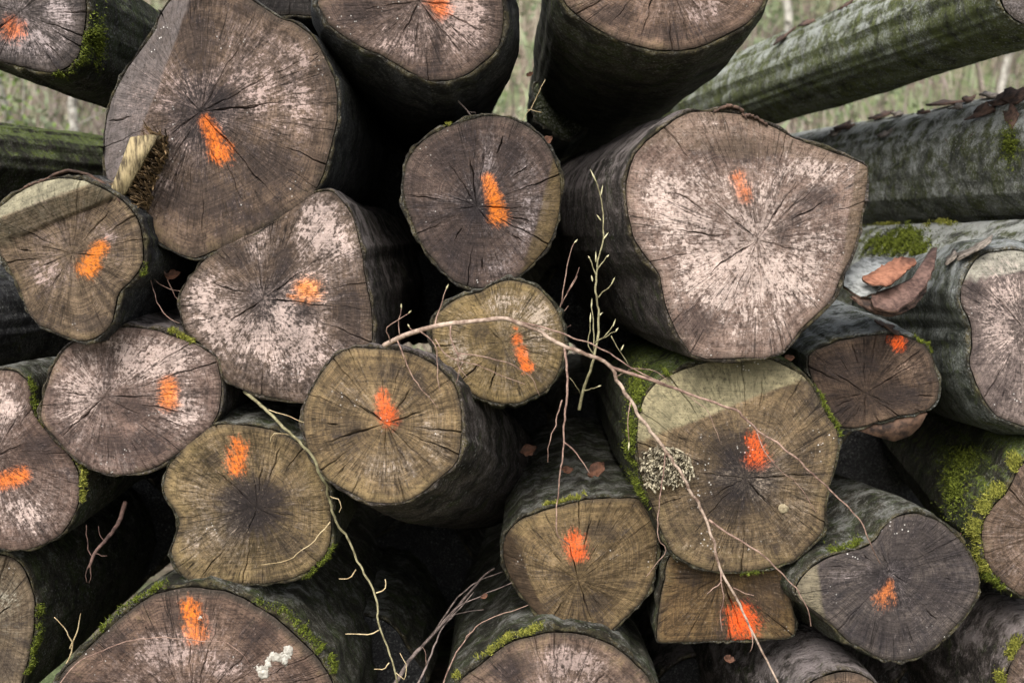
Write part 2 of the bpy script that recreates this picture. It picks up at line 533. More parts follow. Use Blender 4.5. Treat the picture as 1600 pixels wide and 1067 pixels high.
def make_log(key, label, outline, pith=None, Y=0., yaw=0., pitch=0., L=3.0, bulge=.05, bulge_s=.15, taper=.03, cracks=(), minors=16,
             paints=(), facets=(), wood=None, bark=None, N=300, M=52, seed=None, face_tilt=(0, 0), spots=(), bark_t=.008, roundness=.55, lump=.05, edge_noise=.004, bend=0.):
    lg = Log()
    seed = seed if seed is not None else len(LOGS) + 1
    r = np.random.default_rng(seed * 13 + 5)
    D = np.array([math.sin(R(yaw)) * math.cos(R(pitch)), math.cos(R(yaw)) * math.cos(R(pitch)), math.sin(R(pitch))])
    fy, fp = R(yaw * .6 + face_tilt[0]), R(pitch * .6 + face_tilt[1])
    nn = np.array([math.sin(fy) * math.cos(fp), math.cos(fy) * math.cos(fp), math.sin(fp)])
    e1 = np.cross(nn, [0, 0, 1])
    e1 /= np.linalg.norm(e1)
    e2 = np.cross(e1, nn)
    opx = np.asarray(outline, float)
    cpx = opx.mean(0)
    C = at(cpx[0], cpx[1], Y)

    def to2(p):
        d = ray(p[0], p[1])
        k = np.dot(C - CAM, nn) / np.dot(d, nn)
        q = CAM + d * k - C
        return np.array([q @ e1, q @ e2])
    P2 = np.array([to2(p) for p in opx])
    ND = 720
    dense = catmull(P2, ND)
    # ragged edge
    ang = np.arange(ND) / ND * 2 * math.pi
    per = np.linalg.norm(np.roll(dense, -1, 0) - dense, axis=1).sum()
    rad = per / (2 * math.pi)
    nz = fbm(np.stack([np.cos(ang) * rad * 28, np.sin(ang) * rad * 28, ang * 0 + seed * 3.3], -1), 3) - .5
    cen = dense.mean(0)
    outw = (dense - cen) / np.linalg.norm(dense - cen, axis=1)[:, None]
    dense = dense + outw * (nz * 2 * edge_noise)[:, None]
    pith2 = to2(pith) if pith is not None else cen

    def O(t):
        t = np.mod(t, 1) * ND
        i = np.floor(t).astype(int) % ND
        f = (t - np.floor(t))[..., None]
        return dense[i] * (1 - f) + dense[(i + 1) % ND] * f
    # --- cracks
    da = dense - pith2
    angd = np.arctan2(da[:, 1], da[:, 0])
    dd = np.linalg.norm(da, axis=1)
    CR = []
    for c_ in cracks:
        e = to2(c_[:2]) - pith2
        a_ = math.atan2(e[1], e[0])
        k = int(np.argmin(np.abs(np.angle(np.exp(1j * (angd - a_))))))
        CR.append([k / ND, 0.0, min(1.0, np.linalg.norm(e) / dd[k]), (c_[2] if len(c_) > 2 else 1.) * .0058, .019])
    for _ in range(int(minors * 1.5)):
        t = r.random()
        if any(abs((t - c[0] + .5) % 1 - .5) < .026 for c in CR):
            continue
        r0 = r.uniform(.12, .72)
        r1 = min(1.02, r0 + r.uniform(.15, .55))
        if r.random() < .42:
            r1 = 1.02
        CR.append([t, r0, r1, r.uniform(.0010, .0034), .008])
    ts = np.arange(N) / N
    keep = np.ones(N, bool)
    for c in CR:
        keep &= np.abs((ts - c[0] + .5) % 1 - .5) > c[4]
    items = [(t, -1, 0) for t in ts[keep]]
    for ci, c in enumerate(CR):
        for sd2 in (-1.6, -1, 0, 1, 1.6):
            items.append((c[0] % 1 + sd2 * 1e-5, ci, sd2))
    items.sort()
    t0 = np.array([i[0] for i in items])
    cid = np.array([i[1] for i in items])
    sid = np.array([i[2] for i in items])
    NN = len(t0)
    rho = np.linspace(0, 1, M + 1)[1:]**.85
    rho[0] = max(.008, rho[0] * .5)
    TT = np.repeat(t0[None], M, 0)
    DEP = np.zeros((M, NN))
    CRK = np.zeros((M, NN))
    for ci, c in enumerate(CR):
        q = np.clip((rho - c[1]) / max(c[2] - c[1], 1e-3), 0, 1)
        main = c[1] == 0
        prof = (1 - q)**.6 * (.75 + .25 * np.sin(rho * 19 + ci)) if main else np.sin(math.pi * q)**.7 if c[2] < 1 else q**.6
        prof = np.where((rho < c[1]) | (rho > c[2]), 0, prof)
        hw = np.maximum(c[3] * prof, .00012)
        dl = np.minimum(hw / (rho * per), c[4] * .55)
        for j in np.where(cid == ci)[0]:
            s_ = sid[j]
            TT[:, j] = c[0] + np.sign(s_) * dl * (1 if abs(s_) <= 1 else 1.25)
            if s_ == 0:
                DEP[:, j] = np.where(prof > .02, np.minimum(.05, hw * 12 + .004), 0)
                CRK[:, j] = prof > .02
    ph = r.random(4) * 6.28
    rr = rho[:, None]
    W = .0045 * np.sin(6.283 * (rr * 1.9 + 3 * TT) + ph[0]) + .003 * np.sin(6.283 * (rr * 4.7 + 7 * TT) + ph[1]) + .0012 * np.sin(6.283 * (rr * 13 + 5 * TT) + ph[2])
    P = pith2 + (O(TT + W * (1.1 - rr)) - pith2) * rr[..., None]
    U, Vv = P[..., 0], P[..., 1]
    # surface relief
    DEP += (fbm(np.stack([U * 6, Vv * 6, U * 0 + seed], -1), 3) - .5) * .012
    DEP += (fbm(np.stack([U * 40, Vv * 40, U * 0 + seed], -1), 2) - .5) * .0022
    DEP += .005 * rr**30
    FM = np.zeros_like(U)
    for f in facets:
        a2, b2, i2 = to2(f['line'][0]), to2(f['line'][1]), to2(f['side'])
        tg = (b2 - a2) / np.linalg.norm(b2 - a2)
        nr = np.array([-tg[1], tg[0]])
        if (i2 - a2) @ nr < 0:
            nr = -nr
        wob = (fbm(np.stack([(P @ tg) * 14, U * 0, U * 0 + seed], -1), 3) - .5) * f.get('wob', .02)
        dist = (P - a2) @ nr + wob
        DEP += np.clip(dist, 0, f.get('max', 9)) * f['slope'] + np.clip(dist / .006, 0, 1) * f.get('step', 0)
        FM = np.maximum(FM, np.clip(dist / .006, 0, 1) * f.get('m', 1.))
        if 'end' in f:
            FM = np.where(np.clip(dist / .006, 0, 1) > 0, np.minimum(FM, f.get('m', 1.)), FM)
    PT = np.zeros_like(U)
    for p in paints:         # capsule in photo px: x0,y0,x1,y1,r0,r1,strength
        A_, B_ = to2(p[:2]), to2(p[2:4])
        sc = np.linalg.norm(to2((cpx[0] + 100, cpx[1])) - to2(cpx)) / 100
        ab = B_ - A_
        h = np.clip(((P - A_) @ ab) / max(ab @ ab, 1e-9), 0, 1)
        rd = (p[4] + (p[5] - p[4]) * h) * sc
        ds = np.linalg.norm(P - A_ - h[..., None] * ab, axis=-1)
        PT = np.maximum(PT, np.exp(-(ds / rd)**2 * .75) * p[6])
    ST, PL = np.zeros_like(U), np.zeros_like(U)
    for kind_, x_, y_, rx_, ry_ in SPOTS.get(key, ()):
        q_ = to2((x_, y_))
        sc = np.linalg.norm(to2((cpx[0] + 100, cpx[1])) - to2(cpx)) / 100
        g_ = np.exp(-((U - q_[0]) / (rx_ * sc))**2 - ((Vv - q_[1]) / (ry_ * sc))**2)
        if kind_ == 's':
            ST = np.maximum(ST, g_)
        else:
            PL = np.maximum(PL, g_)
    rel = P - pith2
    rm = np.linalg.norm(rel, axis=-1)
    th = np.arctan2(rel[..., 1], rel[..., 0])
    pol = np.stack([np.cos(th), np.sin(th), rm], -1)
    aux = np.stack([np.repeat(rr, NN, 1), FM, PT], -1)
    X3 = C + U[..., None] * e1 + Vv[..., None] * e2 + DEP[..., None] * nn
    cv = C + pith2[0] * e1 + pith2[1] * e2 + nn * (DEP[0].mean() + .002)
    # root empty at the log's base
    base = C.copy()
    base[2] = (C + e2 * dense[:, 1].min())[2]
    root = empty('log', tuple(base), label, 'log', LOGGROUP)
    VV = np.concatenate([X3.reshape(-1, 3), cv[None]]) - base
    I = np.arange(M * NN).reshape(M, NN)
    J = np.roll(I, -1, 1)
    Qd = np.stack([I[:-1], J[:-1], J[1:], I[1:]], -1).reshape(-1, 4)
    Tr = np.stack([np.full(NN, M * NN), J[0], I[0]], -1)
    # orientation: normal towards the camera
    p0, p1, p2 = VV[Qd[len(Qd) // 2][0]], VV[Qd[len(Qd) // 2][1]], VV[Qd[len(Qd) // 2][2]]
    flip = np.cross(p1 - p0, p2 - p0) @ nn > 0
    if flip:
        Qd = Qd[:, ::-1]
        Tr = Tr[:, ::-1]
    mesh_np('cut_face', VV, Qd, Tr, wood, root,
            {'pol': np.concatenate([pol.reshape(-1, 3), [[0, 0, 0]]]), 'aux': np.concatenate([aux.reshape(-1, 3), [[0, 0, PT[0].mean()]]]),
             'spots': np.concatenate([np.stack([ST, PL, ST * 0], -1).reshape(-1, 3), [[ST[0].mean(), PL[0].mean(), 0]]])})
    # --- bark body
    nb = 168
    idx = np.linspace(0, NN, nb, endpoint=False).astype(int)
    rim3 = X3[-1, idx]
    rim2 = P[-1, idx]
    rdep = DEP[-1, idx] * (CRK[-1, idx] < .5)
    rdep = np.where(CRK[-1, idx] > .5, 0.004, rdep)
    rim3 = C + rim2[:, :1] * e1 + rim2[:, 1:] * e2 + rdep[:, None] * nn
    ow = (rim2 - cen) / np.linalg.norm(rim2 - cen, axis=1)[:, None]
    aa = np.arctan2(ow[:, 1], ow[:, 0])
    ss = np.concatenate([[0, .0, .005, .014, .03, .05], np.geomspace(.075, L, 46)])
    meanr = np.linalg.norm(rim2 - cen, axis=1).mean()
    circ = cen + ow * meanr
    f1 = np.cross(D, [0, 0, 1])
    f1 /= np.linalg.norm(f1)
    f2 = np.cross(f1, D)
    rings, rimv, bkv = [], [], []
    bvar = 1 + .5 * (fbm(np.stack([np.cos(aa) * 1.2, np.sin(aa) * 1.2, aa * 0 + seed * 2.2], -1), 2) - .5) * 2
    for k, s in enumerate(ss):
        m = roundness * (1 - math.exp(-s / .5))
        sh = rim2 * (1 - m) + circ * m
        sc = 1 + bulge * (1 - math.exp(-s / bulge_s)) * bvar * 1.0 - taper * s
        sh = cen + (sh - cen) * sc[:, None]
        lum = (fbm(np.stack([np.cos(aa) * 1.5 + seed, np.sin(aa) * 1.5, aa * 0 + s * 1.6], -1), 3) - .5) * lump * (1 - math.exp(-s / .25)) * 2
        fin = (fbm(np.stack([np.cos(aa) * 7 + seed, np.sin(aa) * 7, aa * 0 + s * 9], -1), 3) - .5) * .009
        th_ = bark_t * np.clip(-.35 + 2.9 * fbm(np.stack([np.cos(aa) * 9, np.sin(aa) * 9, aa * 0 + seed], -1), 4), .12, 2.2)
        ofs = [-.001, .55, 1.0, 1.1, 1.0, 1.0][k] * th_ if k < 6 else th_
        sh = sh + ow * (ofs + (lum * meanr + fin * (1 if k > 2 else .3)))[:, None] if k > 0 else sh
        wb = min(1, s / .35)
        c3 = C + nn * s * (1 - wb) + D * s * wb + np.array([bend * s * s, 0, 0])
        E1 = e1 * (1 - wb) + f1 * wb
        E2 = e2 * (1 - wb) + f2 * wb
        d_ = rdep * max(0, 1 - s / .45)
        ex = -.001 if k == 1 else 0
        rings.append(c3 + sh[:, :1] * E1 + sh[:, 1:] * E2 + (d_ + ex + (.010 if k == 0 else 0))[:, None] * nn)
        rimv.append(np.full(nb, 1. if k < 3 else .35 if k == 3 else 0))
        bkv.append(np.stack([np.cos(aa) * meanr * 2, np.sin(aa) * meanr * 2, aa * 0 + s], -1))
    B = np.array(rings)
    K = len(ss)
    endc = B[-1].mean(0)
    VB = np.concatenate([B.reshape(-1, 3), endc[None]]) - base
    I = np.arange(K * nb).reshape(K, nb)
    J = np.roll(I, -1, 1)
    Qb = np.stack([I[:-1], I[1:], J[1:], J[:-1]], -1).reshape(-1, 4)
    Tb = np.stack([I[-1], np.full(nb, K * nb), J[-1]], -1)
    p0, p1, p2 = [VB[i] for i in Qb[nb * 20][:3]]
    cc = VB[nb * 20:nb * 21].mean(0)
    if np.cross(p1 - p0, p2 - p0) @ (p0 - cc) < 0:
        Qb, Tb = Qb[:, ::-1], Tb[:, ::-1]
    rv = np.concatenate(rimv + [[0]])
    mesh_np('bark', VB, Qb, Tb, bark, root, {'bk': np.concatenate(bkv + [[[0, 0, L]]]), 'rim': np.stack([rv] * 3, 1)})
    lg.root, lg.base, lg.C, lg.nn, lg.to2, lg.e1, lg.e2, lg.cen = root, base, C, nn, to2, e1, e2, cen
    lg.bark = B
    lg.face = lambda p, d=0.: C + to2(p)[0] * e1 + to2(p)[1] * e2 - nn * d
    LOGS[key] = lg
    return lg


def rim_moss(key, px, count, back=(0, .03), spread=.006, mat=None, length=.007, width=.0013, label=None):
    count = int(count * 2.0)
    length = min(length, .0085)
    back = (back[0], back[1] * .5)
    """moss along a stretch of a log's rim given by photo points"""
    lg = LOGS[key]
    pts = np.array([lg.face(p) for p in px])
    pl = catmull(pts, 200, closed=False)
    r = np.random.default_rng(len(px) * 31 + count)
    # find bark ring columns nearest to these points so the moss sits on the bark
    cols = np.array([np.argmin(np.linalg.norm(lg.bark[0] - q, axis=1)) for q in pl])
    cs = cols[r.integers(0, len(cols), count)]
    clump = vnoise(np.stack([cs * .35, cs * 0, cs * 0 + 3.], -1))
    ok = clump > r.uniform(.28, .72, count)
    cs = cs[ok]
    # depth along the log
    rows = lg.bark.shape[0]
    dep = np.linalg.norm(lg.bark[:, 0] - lg.bark[1, 0], axis=1)
    s = np.abs(r.normal(0, 1, len(cs))) * (back[1] - back[0]) * .6 + back[0]
    rf = np.interp(s, dep[1:], np.arange(1, rows))
    i0 = np.floor(rf).astype(int)
    f = (rf - i0)[:, None]
    nxt = (cs + 1) % lg.bark.shape[1]
    g = r.random((len(cs), 1))
    p = (lg.bark[i0, cs] * (1 - f) + lg.bark[i0 + 1, cs] * f) * (1 - g) + (lg.bark[i0, nxt] * (1 - f) + lg.bark[i0 + 1, nxt] * f) * g
    cc = lg.bark[i0].mean(1)
    nr = p - cc
    nr /= np.linalg.norm(nr, axis=1)[:, None]
    nr = nr + np.array([0, -.35, .3])
    tuft_mesh('moss', p - lg.base, nr, mat or M_MOSS, lg.root, length, width, count, spread * .4)


# ------------------------------------------------------------------ wood and bark kinds
PINK = dict(dark=(68, 55, 50), mid=(126, 104, 94), pale=(198, 177, 168), crust=.8, algae=.1, rim=.2)
BROWN = dict(dark=(58, 47, 40), mid=(112, 93, 78), pale=(178, 156, 148), crust=.58, algae=.15)
OLIVE = dict(dark=(62, 52, 34), mid=(138, 117, 90), pale=(188, 170, 152), crust=.5, algae=.5, algae_c=(132, 114, 76))
GREYB = dict(dark=(46, 42, 42), mid=(92, 82, 76), pale=(170, 156, 154), crust=.4, algae=.1)


def W(seed, kind, **kw):
    d = dict(kind)
    d.update(kw)
    return wood_mat(seed, **d)


BK_DARK = bark_mat(1, (34, 34, 36), (70, 70, 72), green=.25, pale=.25)
BK_GREEN = bark_mat(2, (36, 35, 28), (80, 76, 62), green=.55, pale=.32)
BK_MOSS = bark_mat(3, (34, 32, 25), (70, 66, 52), green=.65, pale=.28, moss=.3)
BK_GREY = bark_mat(4, (58, 62, 56), (120, 124, 114), green=.45, green_c=(92, 100, 66), pale=.5, pale_c=(168, 172, 172))
BK_PALE = bark_mat(5, (62, 64, 56), (136, 138, 126), green=.62, green_c=(92, 98, 56), pale=.62, pale_c=(196, 198, 194), rust=.4)
BK_OLIVE = bark_mat(7, (54, 56, 44), (122, 124, 106), green=.8, green_c=(104, 112, 60), pale=.6, pale_c=(186, 190, 184), rust=.3)
BK_LICH = bark_mat(6, (40, 36, 33), (88, 80, 74), green=.35, pale=.55, pale_c=(150, 140, 138))

OR = (1.0, .22, .012)
ORR = (1.0, .13, .012)

make_log('A', 'mossy log with grey cut end above the corner of the pile, beside the largest log',
         [(-45, 78), (0, 95), (40, 105), (75, 113), (105, 103), (122, 82), (131, 45), (133, 10), (128, -25), (95, -60), (40, -75), (-20, -65), (-60, -25), (-65, 30)],
         (30, 20), Y=.12, L=3.0, bulge=.12, cracks=[(-20, 60), (90, -30)], paints=[(18, 45, 24, 48, 20, 20, .75)],
         wood=W(1, GREYB, crust=.62), bark=BK_MOSS)

make_log('B', 'largest log with a sheared grey band and a torn splinter on its cut end',
         [(262, 0), (243, 25), (238, 42), (222, 65), (190, 105), (167, 148), (157, 185), (155, 230), (158, 262), (170, 305), (192, 338), (218, 358), (242, 374), (270, 391), (302, 402), (335, 391), (380, 370), (430, 345), (470, 318), (490, 300), (505, 268), (520, 215), (526, 170), (523, 130), (506, 88), (490, 60), (462, 38), (440, 30), (420, 18), (400, 5), (370, -12), (335, -22), (290, -16)],
         (313, 175), Y=0, L=3.0, bulge=.02, cracks=[(262, 212, 1.1), (448, 158, 1.2), (445, 325, .8), (322, 135, 1.0), (400, 25, .5), (262, 118, .5), (505, 75, .5)], minors=30,
         paints=[(322, 190, 346, 240, 12, 19, .95), (318, 185, 335, 215, 10, 12, .6)],
         facets=[dict(line=((300, 0), (218, 215)), side=(180, 160), slope=.42, m=.8, wob=.01)],
         wood=W(2, BROWN, crust=.62, centre=.35, facet_c=(112, 104, 102), saw=(.35, 1.4), speck=.9, paint_c=OR), bark=BK_DARK, N=380, M=64)

make_log('C', 'log with a stepped pale ledge across the top of its cut end',
         [(-5, 335), (20, 312), (50, 290), (90, 280), (125, 281), (160, 292), (185, 310), (205, 330), (216, 352), (221, 385), (221, 410), (205, 436), (185, 455), (178, 480), (174, 502), (160, 520), (135, 532), (100, 525), (62, 507), (45, 490), (30, 455), (15, 420), (0, 396), (-10, 365)],
         (113, 396), Y=-.1, L=2.4, bulge=.03, cracks=[(65, 385, 1.), (104, 343, .7), (108, 422, .8), (150, 400, .7)], minors=18,
         paints=[(158, 385, 136, 418, 12, 17, 1.0)],
         facets=[dict(line=((0, 384), (150, 322)), side=(60, 320), slope=-.55, step=-.008, m=.25, wob=.006), dict(line=((0, 345), (145, 290)), side=(50, 295), slope=1.1, m=1., wob=.006)],
         wood=W(3, BROWN, dark=(64, 52, 40), mid=(134, 114, 92), crust=.42, algae=.3, facet_c=(150, 143, 118), saw=(.5, .35), paint_c=(1., .26, .012)), bark=BK_DARK)

make_log('D', 'broad log with pale rayed patches and an orange dot right of its heart',
         [(517, 301), (535, 316), (550, 338), (558, 368), (565, 400), (572, 444), (578, 474), (581, 510), (579, 545), (566, 585), (530, 618), (484, 630), (439, 624), (400, 614), (360, 600), (338, 572), (318, 540), (289, 514), (282, 469), (291, 442), (311, 416), (341, 387), (369, 367), (394, 356), (427, 337), (465, 315), (490, 303)],
         (412, 467), Y=0, L=3.0, bulge=.03, yaw=1, cracks=[(355, 505, 1.), (470, 425, 1.), (440, 495, .5), (505, 400, .5), (575, 484, .6), (405, 420, .5)], minors=26,
         paints=[(478, 453, 484, 454, 20, 20, 1.0), (450, 462, 460, 464, 4, 6, .7)],
         wood=W(4, PINK, dark=(56, 46, 40), mid=(108, 90, 76), crust=.76, algae=.2, centre=.15, paint_c=(1., .27, .012)), bark=BK_LICH, N=360, M=60)

make_log('E', 'oval pinkish log with an orange dot, moss tufts on its upper rim',
         [(165, 516), (199, 512), (240, 516), (278, 529), (315, 544), (334, 561), (343, 588), (343, 622), (334, 656), (311, 682), (278, 708), (255, 723), (225, 736), (188, 742), (158, 738), (128, 723), (94, 692), (66, 660), (64, 637), (71, 607), (83, 574), (101, 547), (128, 530)],
         (163, 620), Y=0, L=2.6, bulge=.04, cracks=[(94, 684, 1.1), (220, 650, 1.1), (180, 590, .6), (280, 617, .7)], minors=18,
         paints=[(263, 602, 264, 628, 15, 16, 1.0)], wood=W(5, PINK, crust=.74, algae=.22, paint_c=(1., .24, .012)), bark=BK_LICH)

make_log('F', 'log with a mossy notch in its rim and a smeared orange mark',
         [(-20, 581), (5, 579), (24, 583), (40, 594), (47, 612), (47, 632), (58, 657), (76, 677), (98, 702), (114, 726), (122, 750), (122, 782), (110, 812), (90, 836), (64, 851), (30, 859), (0, 857), (-40, 842), (-80, 795), (-96, 720), (-85, 650), (-55, 600)],
         (-10, 715), Y=.02, L=2.8, bulge=.05, cracks=[(40, 690, .6), (60, 760, .5)], minors=18, paints=[(6, 752, 34, 743, 15, 14, .95)],
         wood=W(6, PINK, dark=(62, 48, 42), mid=(112, 92, 82), crust=.72, paint_c=OR), bark=BK_GREEN)

make_log('G', 'ochre log with a wavy outline, dark heart stain and an orange smear',
         [(276, 712), (292, 690), (322, 671), (349, 664), (382, 664), (424, 673), (458, 688), (484, 708), (502, 746), (514, 776), (517, 810), (514, 851), (499, 877), (472, 896), (442, 907), (412, 912), (367, 912), (319, 912), (296, 905), (277, 888), (268, 862), (276, 835), (279, 813), (270, 794), (259, 776), (255, 757), (261, 734)],
         (402, 793), Y=0, L=2.4, bulge=.07, cracks=[(322, 722, 1.2), (440, 812, 1.), (385, 835, .6), (395, 720, .5)], minors=18,
         paints=[(372, 698, 368, 728, 16, 18, .85)],
         wood=W(7, OLIVE, mid=(138, 117, 86), algae=.5, centre=.45, centre_c=(44, 38, 38), crust=.42, saw=(.35, .1), paint_c=(1., .2, .012)), bark=BK_GREEN)

make_log('H', 'log leaning down into a gap, yellowish cut end with an orange streak over its heart',
         [(530, 553), (555, 544), (589, 545), (630, 549), (660, 560), (686, 577), (709, 605), (718, 631), (720, 665), (718, 699), (709, 724), (690, 744), (660, 768), (637, 781), (611, 786), (577, 783), (547, 769), (514, 750), (491, 718), (478, 688), (474, 660), (477, 632), (490, 602), (510, 572)],
         (602, 661), Y=-.15, L=1.35, yaw=9, pitch=-15, bulge=.1, cracks=[(510, 690, 1.4), (662, 642, 1.1), (601, 720, .8), (510, 600, .7), (555, 625, .6), (640, 735, .5), (690, 745, .5)], minors=24,
         paints=[(598, 622, 606, 652, 13, 17, .95)], wood=W(8, OLIVE, dark=(66, 54, 38), mid=(138, 116, 84), algae=.42, crust=.4, paint_c=ORR), bark=BK_LICH, N=360)

make_log('I', 'egg-shaped grey log with an orange streak, wedged below the top row',
         [(630, 285), (632, 311), (641, 338), (652, 365), (662, 385), (677, 405), (697, 428), (720, 443), (750, 450), (784, 446), (814, 429), (840, 402), (864, 369), (875, 322), (874, 274), (859, 233), (836, 206), (802, 188), (769, 182), (735, 187), (701, 199), (667, 217), (649, 233), (636, 256)],
         (745, 323), Y=.06, L=2.8, bulge=.02, cracks=[(733, 240, 1.1), (768, 352, 1.), (700, 305, .5), (822, 325, .7), (700, 250, .5), (690, 328, .4)], minors=26,
         paints=[(763, 280, 780, 338, 10, 16, .95)],
         facets=[dict(line=((842, 330), (815, 430)), side=(870, 380), slope=.3, m=.75, wob=.012)],
         wood=W(9, GREYB, dark=(52, 43, 40), mid=(96, 80, 72), crust=.52, speck=1.0, centre=.2, facet_c=(116, 98, 66), paint_c=(1., .25, .012)), bark=BK_DARK, N=360)

make_log('J', 'small olive log behind the bent branch, marked with a trail of orange spots',
         [(697, 479), (680, 497), (675, 520), (679, 548), (690, 572), (709, 596), (735, 614), (765, 627), (799, 630), (832, 620), (859, 601), (874, 575), (881, 549), (881, 519), (874, 492), (859, 470), (836, 449), (802, 438), (776, 443), (750, 457), (720, 464)],
         (786, 535), Y=-.02, L=1.8, pitch=-7, bulge=.1, cracks=[(760, 510, .6)], minors=6,
         paints=[(808, 528, 808, 532, 9, 9, .95), (814, 548, 823, 572, 10, 11, 1.), (804, 512, 806, 513, 4, 4, .8)],
         wood=W(10, OLIVE, dark=(76, 64, 40), mid=(142, 120, 82), algae=.5, crust=.62, saw=(.2, 0), paint_c=(1., .18, .012)), bark=BK_GREEN)

make_log('K', 'large pale pink log with a pointed corner and faint orange mark',
         [(1040, 199), (1062, 184), (1087, 176), (1121, 175), (1162, 180), (1200, 194), (1245, 217), (1290, 234), (1335, 250), (1354, 258), (1359, 266), (1356, 300), (1346, 352), (1334, 397), (1321, 420), (1309, 446), (1294, 476), (1264, 502), (1240, 530), (1216, 555), (1198, 560), (1162, 559), (1106, 562), (1084, 555), (1069, 536), (1054, 510), (1040, 470), (1030, 430), (1010, 400), (991, 370), (982, 330), (980, 290), (990, 250), (1010, 222)],
         (1184, 375), Y=-.08, L=3.0, yaw=-7, bulge=.05, cracks=[(1098, 432, 1.2), (1150, 345, 1.), (1245, 285, 1.0), (1200, 395, .8), (1190, 480, .6), (1100, 300, .6), (1165, 250, .4), (1290, 400, .4), (1125, 515, .5)], minors=34,
         paints=[(1153, 278, 1164, 306, 13, 13, .62)],
         facets=[dict(line=((1338, 255), (1310, 440)), side=(1350, 340), slope=.25, m=.55, wob=.01), dict(line=((1040, 232), (1330, 262)), side=(1150, 190), slope=.06, m=.28, wob=.05)],
         wood=W(11, PINK, dark=(92, 74, 66), mid=(142, 120, 108), pale=(202, 182, 172), crust=.78, facet_c=(128, 108, 84), paint_c=(.85, .2, .03), paint_cut=.42, saw=(.15, 0)), bark=BK_LICH, N=400, M=66)

make_log('L', 'log with a pale sloping cut, fungus patch and orange mark, mossy down one side',
         [(1025, 605), (1057, 587), (1106, 570), (1162, 561), (1200, 562), (1230, 574), (1256, 589), (1275, 615), (1290, 645), (1305, 667), (1309, 692), (1305, 723), (1296, 753), (1290, 791), (1286, 828), (1267, 851), (1245, 873), (1215, 884), (1174, 892), (1132, 894), (1099, 888), (1069, 875), (1050, 860), (1035, 830), (1020, 790), (1005, 750), (997, 710), (998, 670), (1005, 635)],
         (1165, 747), Y=0, L=2.8, bulge=.06, cracks=[(1090, 737, 1.1), (1295, 740, 1.), (1200, 790, .9), (1068, 800, .5), (1240, 830, .4)], minors=20,
         paints=[(1176, 684, 1184, 714, 12, 20, .85)],
         facets=[dict(line=((1062, 668), (1258, 592)), side=(1100, 600), slope=.35, m=1., wob=.008)],
         wood=W(12, OLIVE, dark=(62, 52, 40), mid=(126, 106, 80), algae=.42, crust=.48, centre=.2, facet_c=(152, 142, 110), speck=.8, paint_c=ORR), bark=BK_MOSS, N=360, M=60)

make_log('M', 'dark brown wet log with a split slab hanging below its cut end',
         [(1266, 553), (1290, 541), (1320, 531), (1361, 525), (1402, 524), (1429, 532), (1451, 547), (1460, 574), (1468, 600), (1465, 622), (1447, 642), (1410, 650), (1369, 661), (1342, 668), (1312, 665), (1294, 645), (1276, 609), (1265, 579)],
         (1353, 614), Y=.1, L=2.6, pitch=3, bulge=.08, cracks=[(1300, 580, .8), (1440, 562, .9), (1350, 660, .7), (1280, 630, .5), (1410, 640, .6)], minors=26,
         paints=[(1402, 532, 1404, 540, 13, 11, 1.0)], wood=W(13, dict(dark=(42, 33, 29), mid=(98, 80, 66), pale=(154, 130, 114), crust=.38, algae=.05), speck=.4, paint_c=(1., .13, .012)), bark=BK_GREY)

make_log('N', 'grey-barked log with a pinkish cut end beside the peeled bark slabs',
         [(1507, 439), (1503, 470), (1518, 506), (1519, 540), (1518, 574), (1534, 617), (1552, 643), (1577, 657), (1610, 664), (1655, 650), (1692, 600), (1702, 530), (1690, 460), (1660, 415), (1620, 396), (1580, 392), (1540, 400)],
         (1600, 512), Y=.08, L=1.5, yaw=5, pitch=-4, bulge=.2, bulge_s=.1, cracks=[(1540, 445, .7), (1560, 560, .5)], minors=16,
         facets=[dict(line=((1500, 440), (1640, 418)), side=(1580, 400), slope=.7, m=1., wob=.01)],
         wood=W(14, PINK, dark=(70, 60, 58), mid=(118, 104, 98), crust=.6, facet_c=(156, 152, 138)), bark=BK_GREY)

make_log('R', 'log with dark bark and a forked dark scar, cut end facing down the top row',
         [(497, 0), (501, 14), (511, 34), (532, 52), (562, 71), (604, 90), (630, 105), (649, 116), (667, 124), (697, 125), (724, 118), (750, 101), (776, 75), (785, 45), (785, 0), (775, -42), (740, -82), (680, -105), (610, -100), (550, -75), (510, -35)],
         (655, 2), Y=-.02, L=2.6, yaw=-3, pitch=0, bulge=.26, bulge_s=.2, cracks=[(627, 55, 1.), (712, 8, 1.), (685, 45, .6), (738, 105, .5), (560, 15, .5)], minors=20,
         paints=[(682, -4, 690, 14, 20, 17, .95)], wood=W(15, BROWN, dark=(54, 44, 40), mid=(104, 86, 76), crust=.66, speck=.8, paint_c=(1., .2, .012)), bark=BK_DARK)

make_log('T', 'thick log with smooth green-black bark bulging below its cut end',
         [(881, 0), (904, 24), (930, 43), (964, 61), (1005, 72), (1030, 77), (1072, 77), (1106, 66), (1144, 49), (1174, 29), (1194, 0), (1202, -50), (1182, -110), (1130, -160), (1040, -180), (950, -160), (893, -110), (870, -50)],
         (1035, -50), Y=-.08, L=2.8, yaw=-1, pitch=-2, bulge=.14, bulge_s=.12, lump=.09, cracks=[(1000, 60, .7), (950, 40, .5), (1080, 60, .5), (1120, 45, .5)], minors=34,
         wood=W(16, BROWN, dark=(70, 56, 46), mid=(120, 98, 84), crust=.5, algae=.2, saw=(.3, .2)), bark=BK_GREEN)

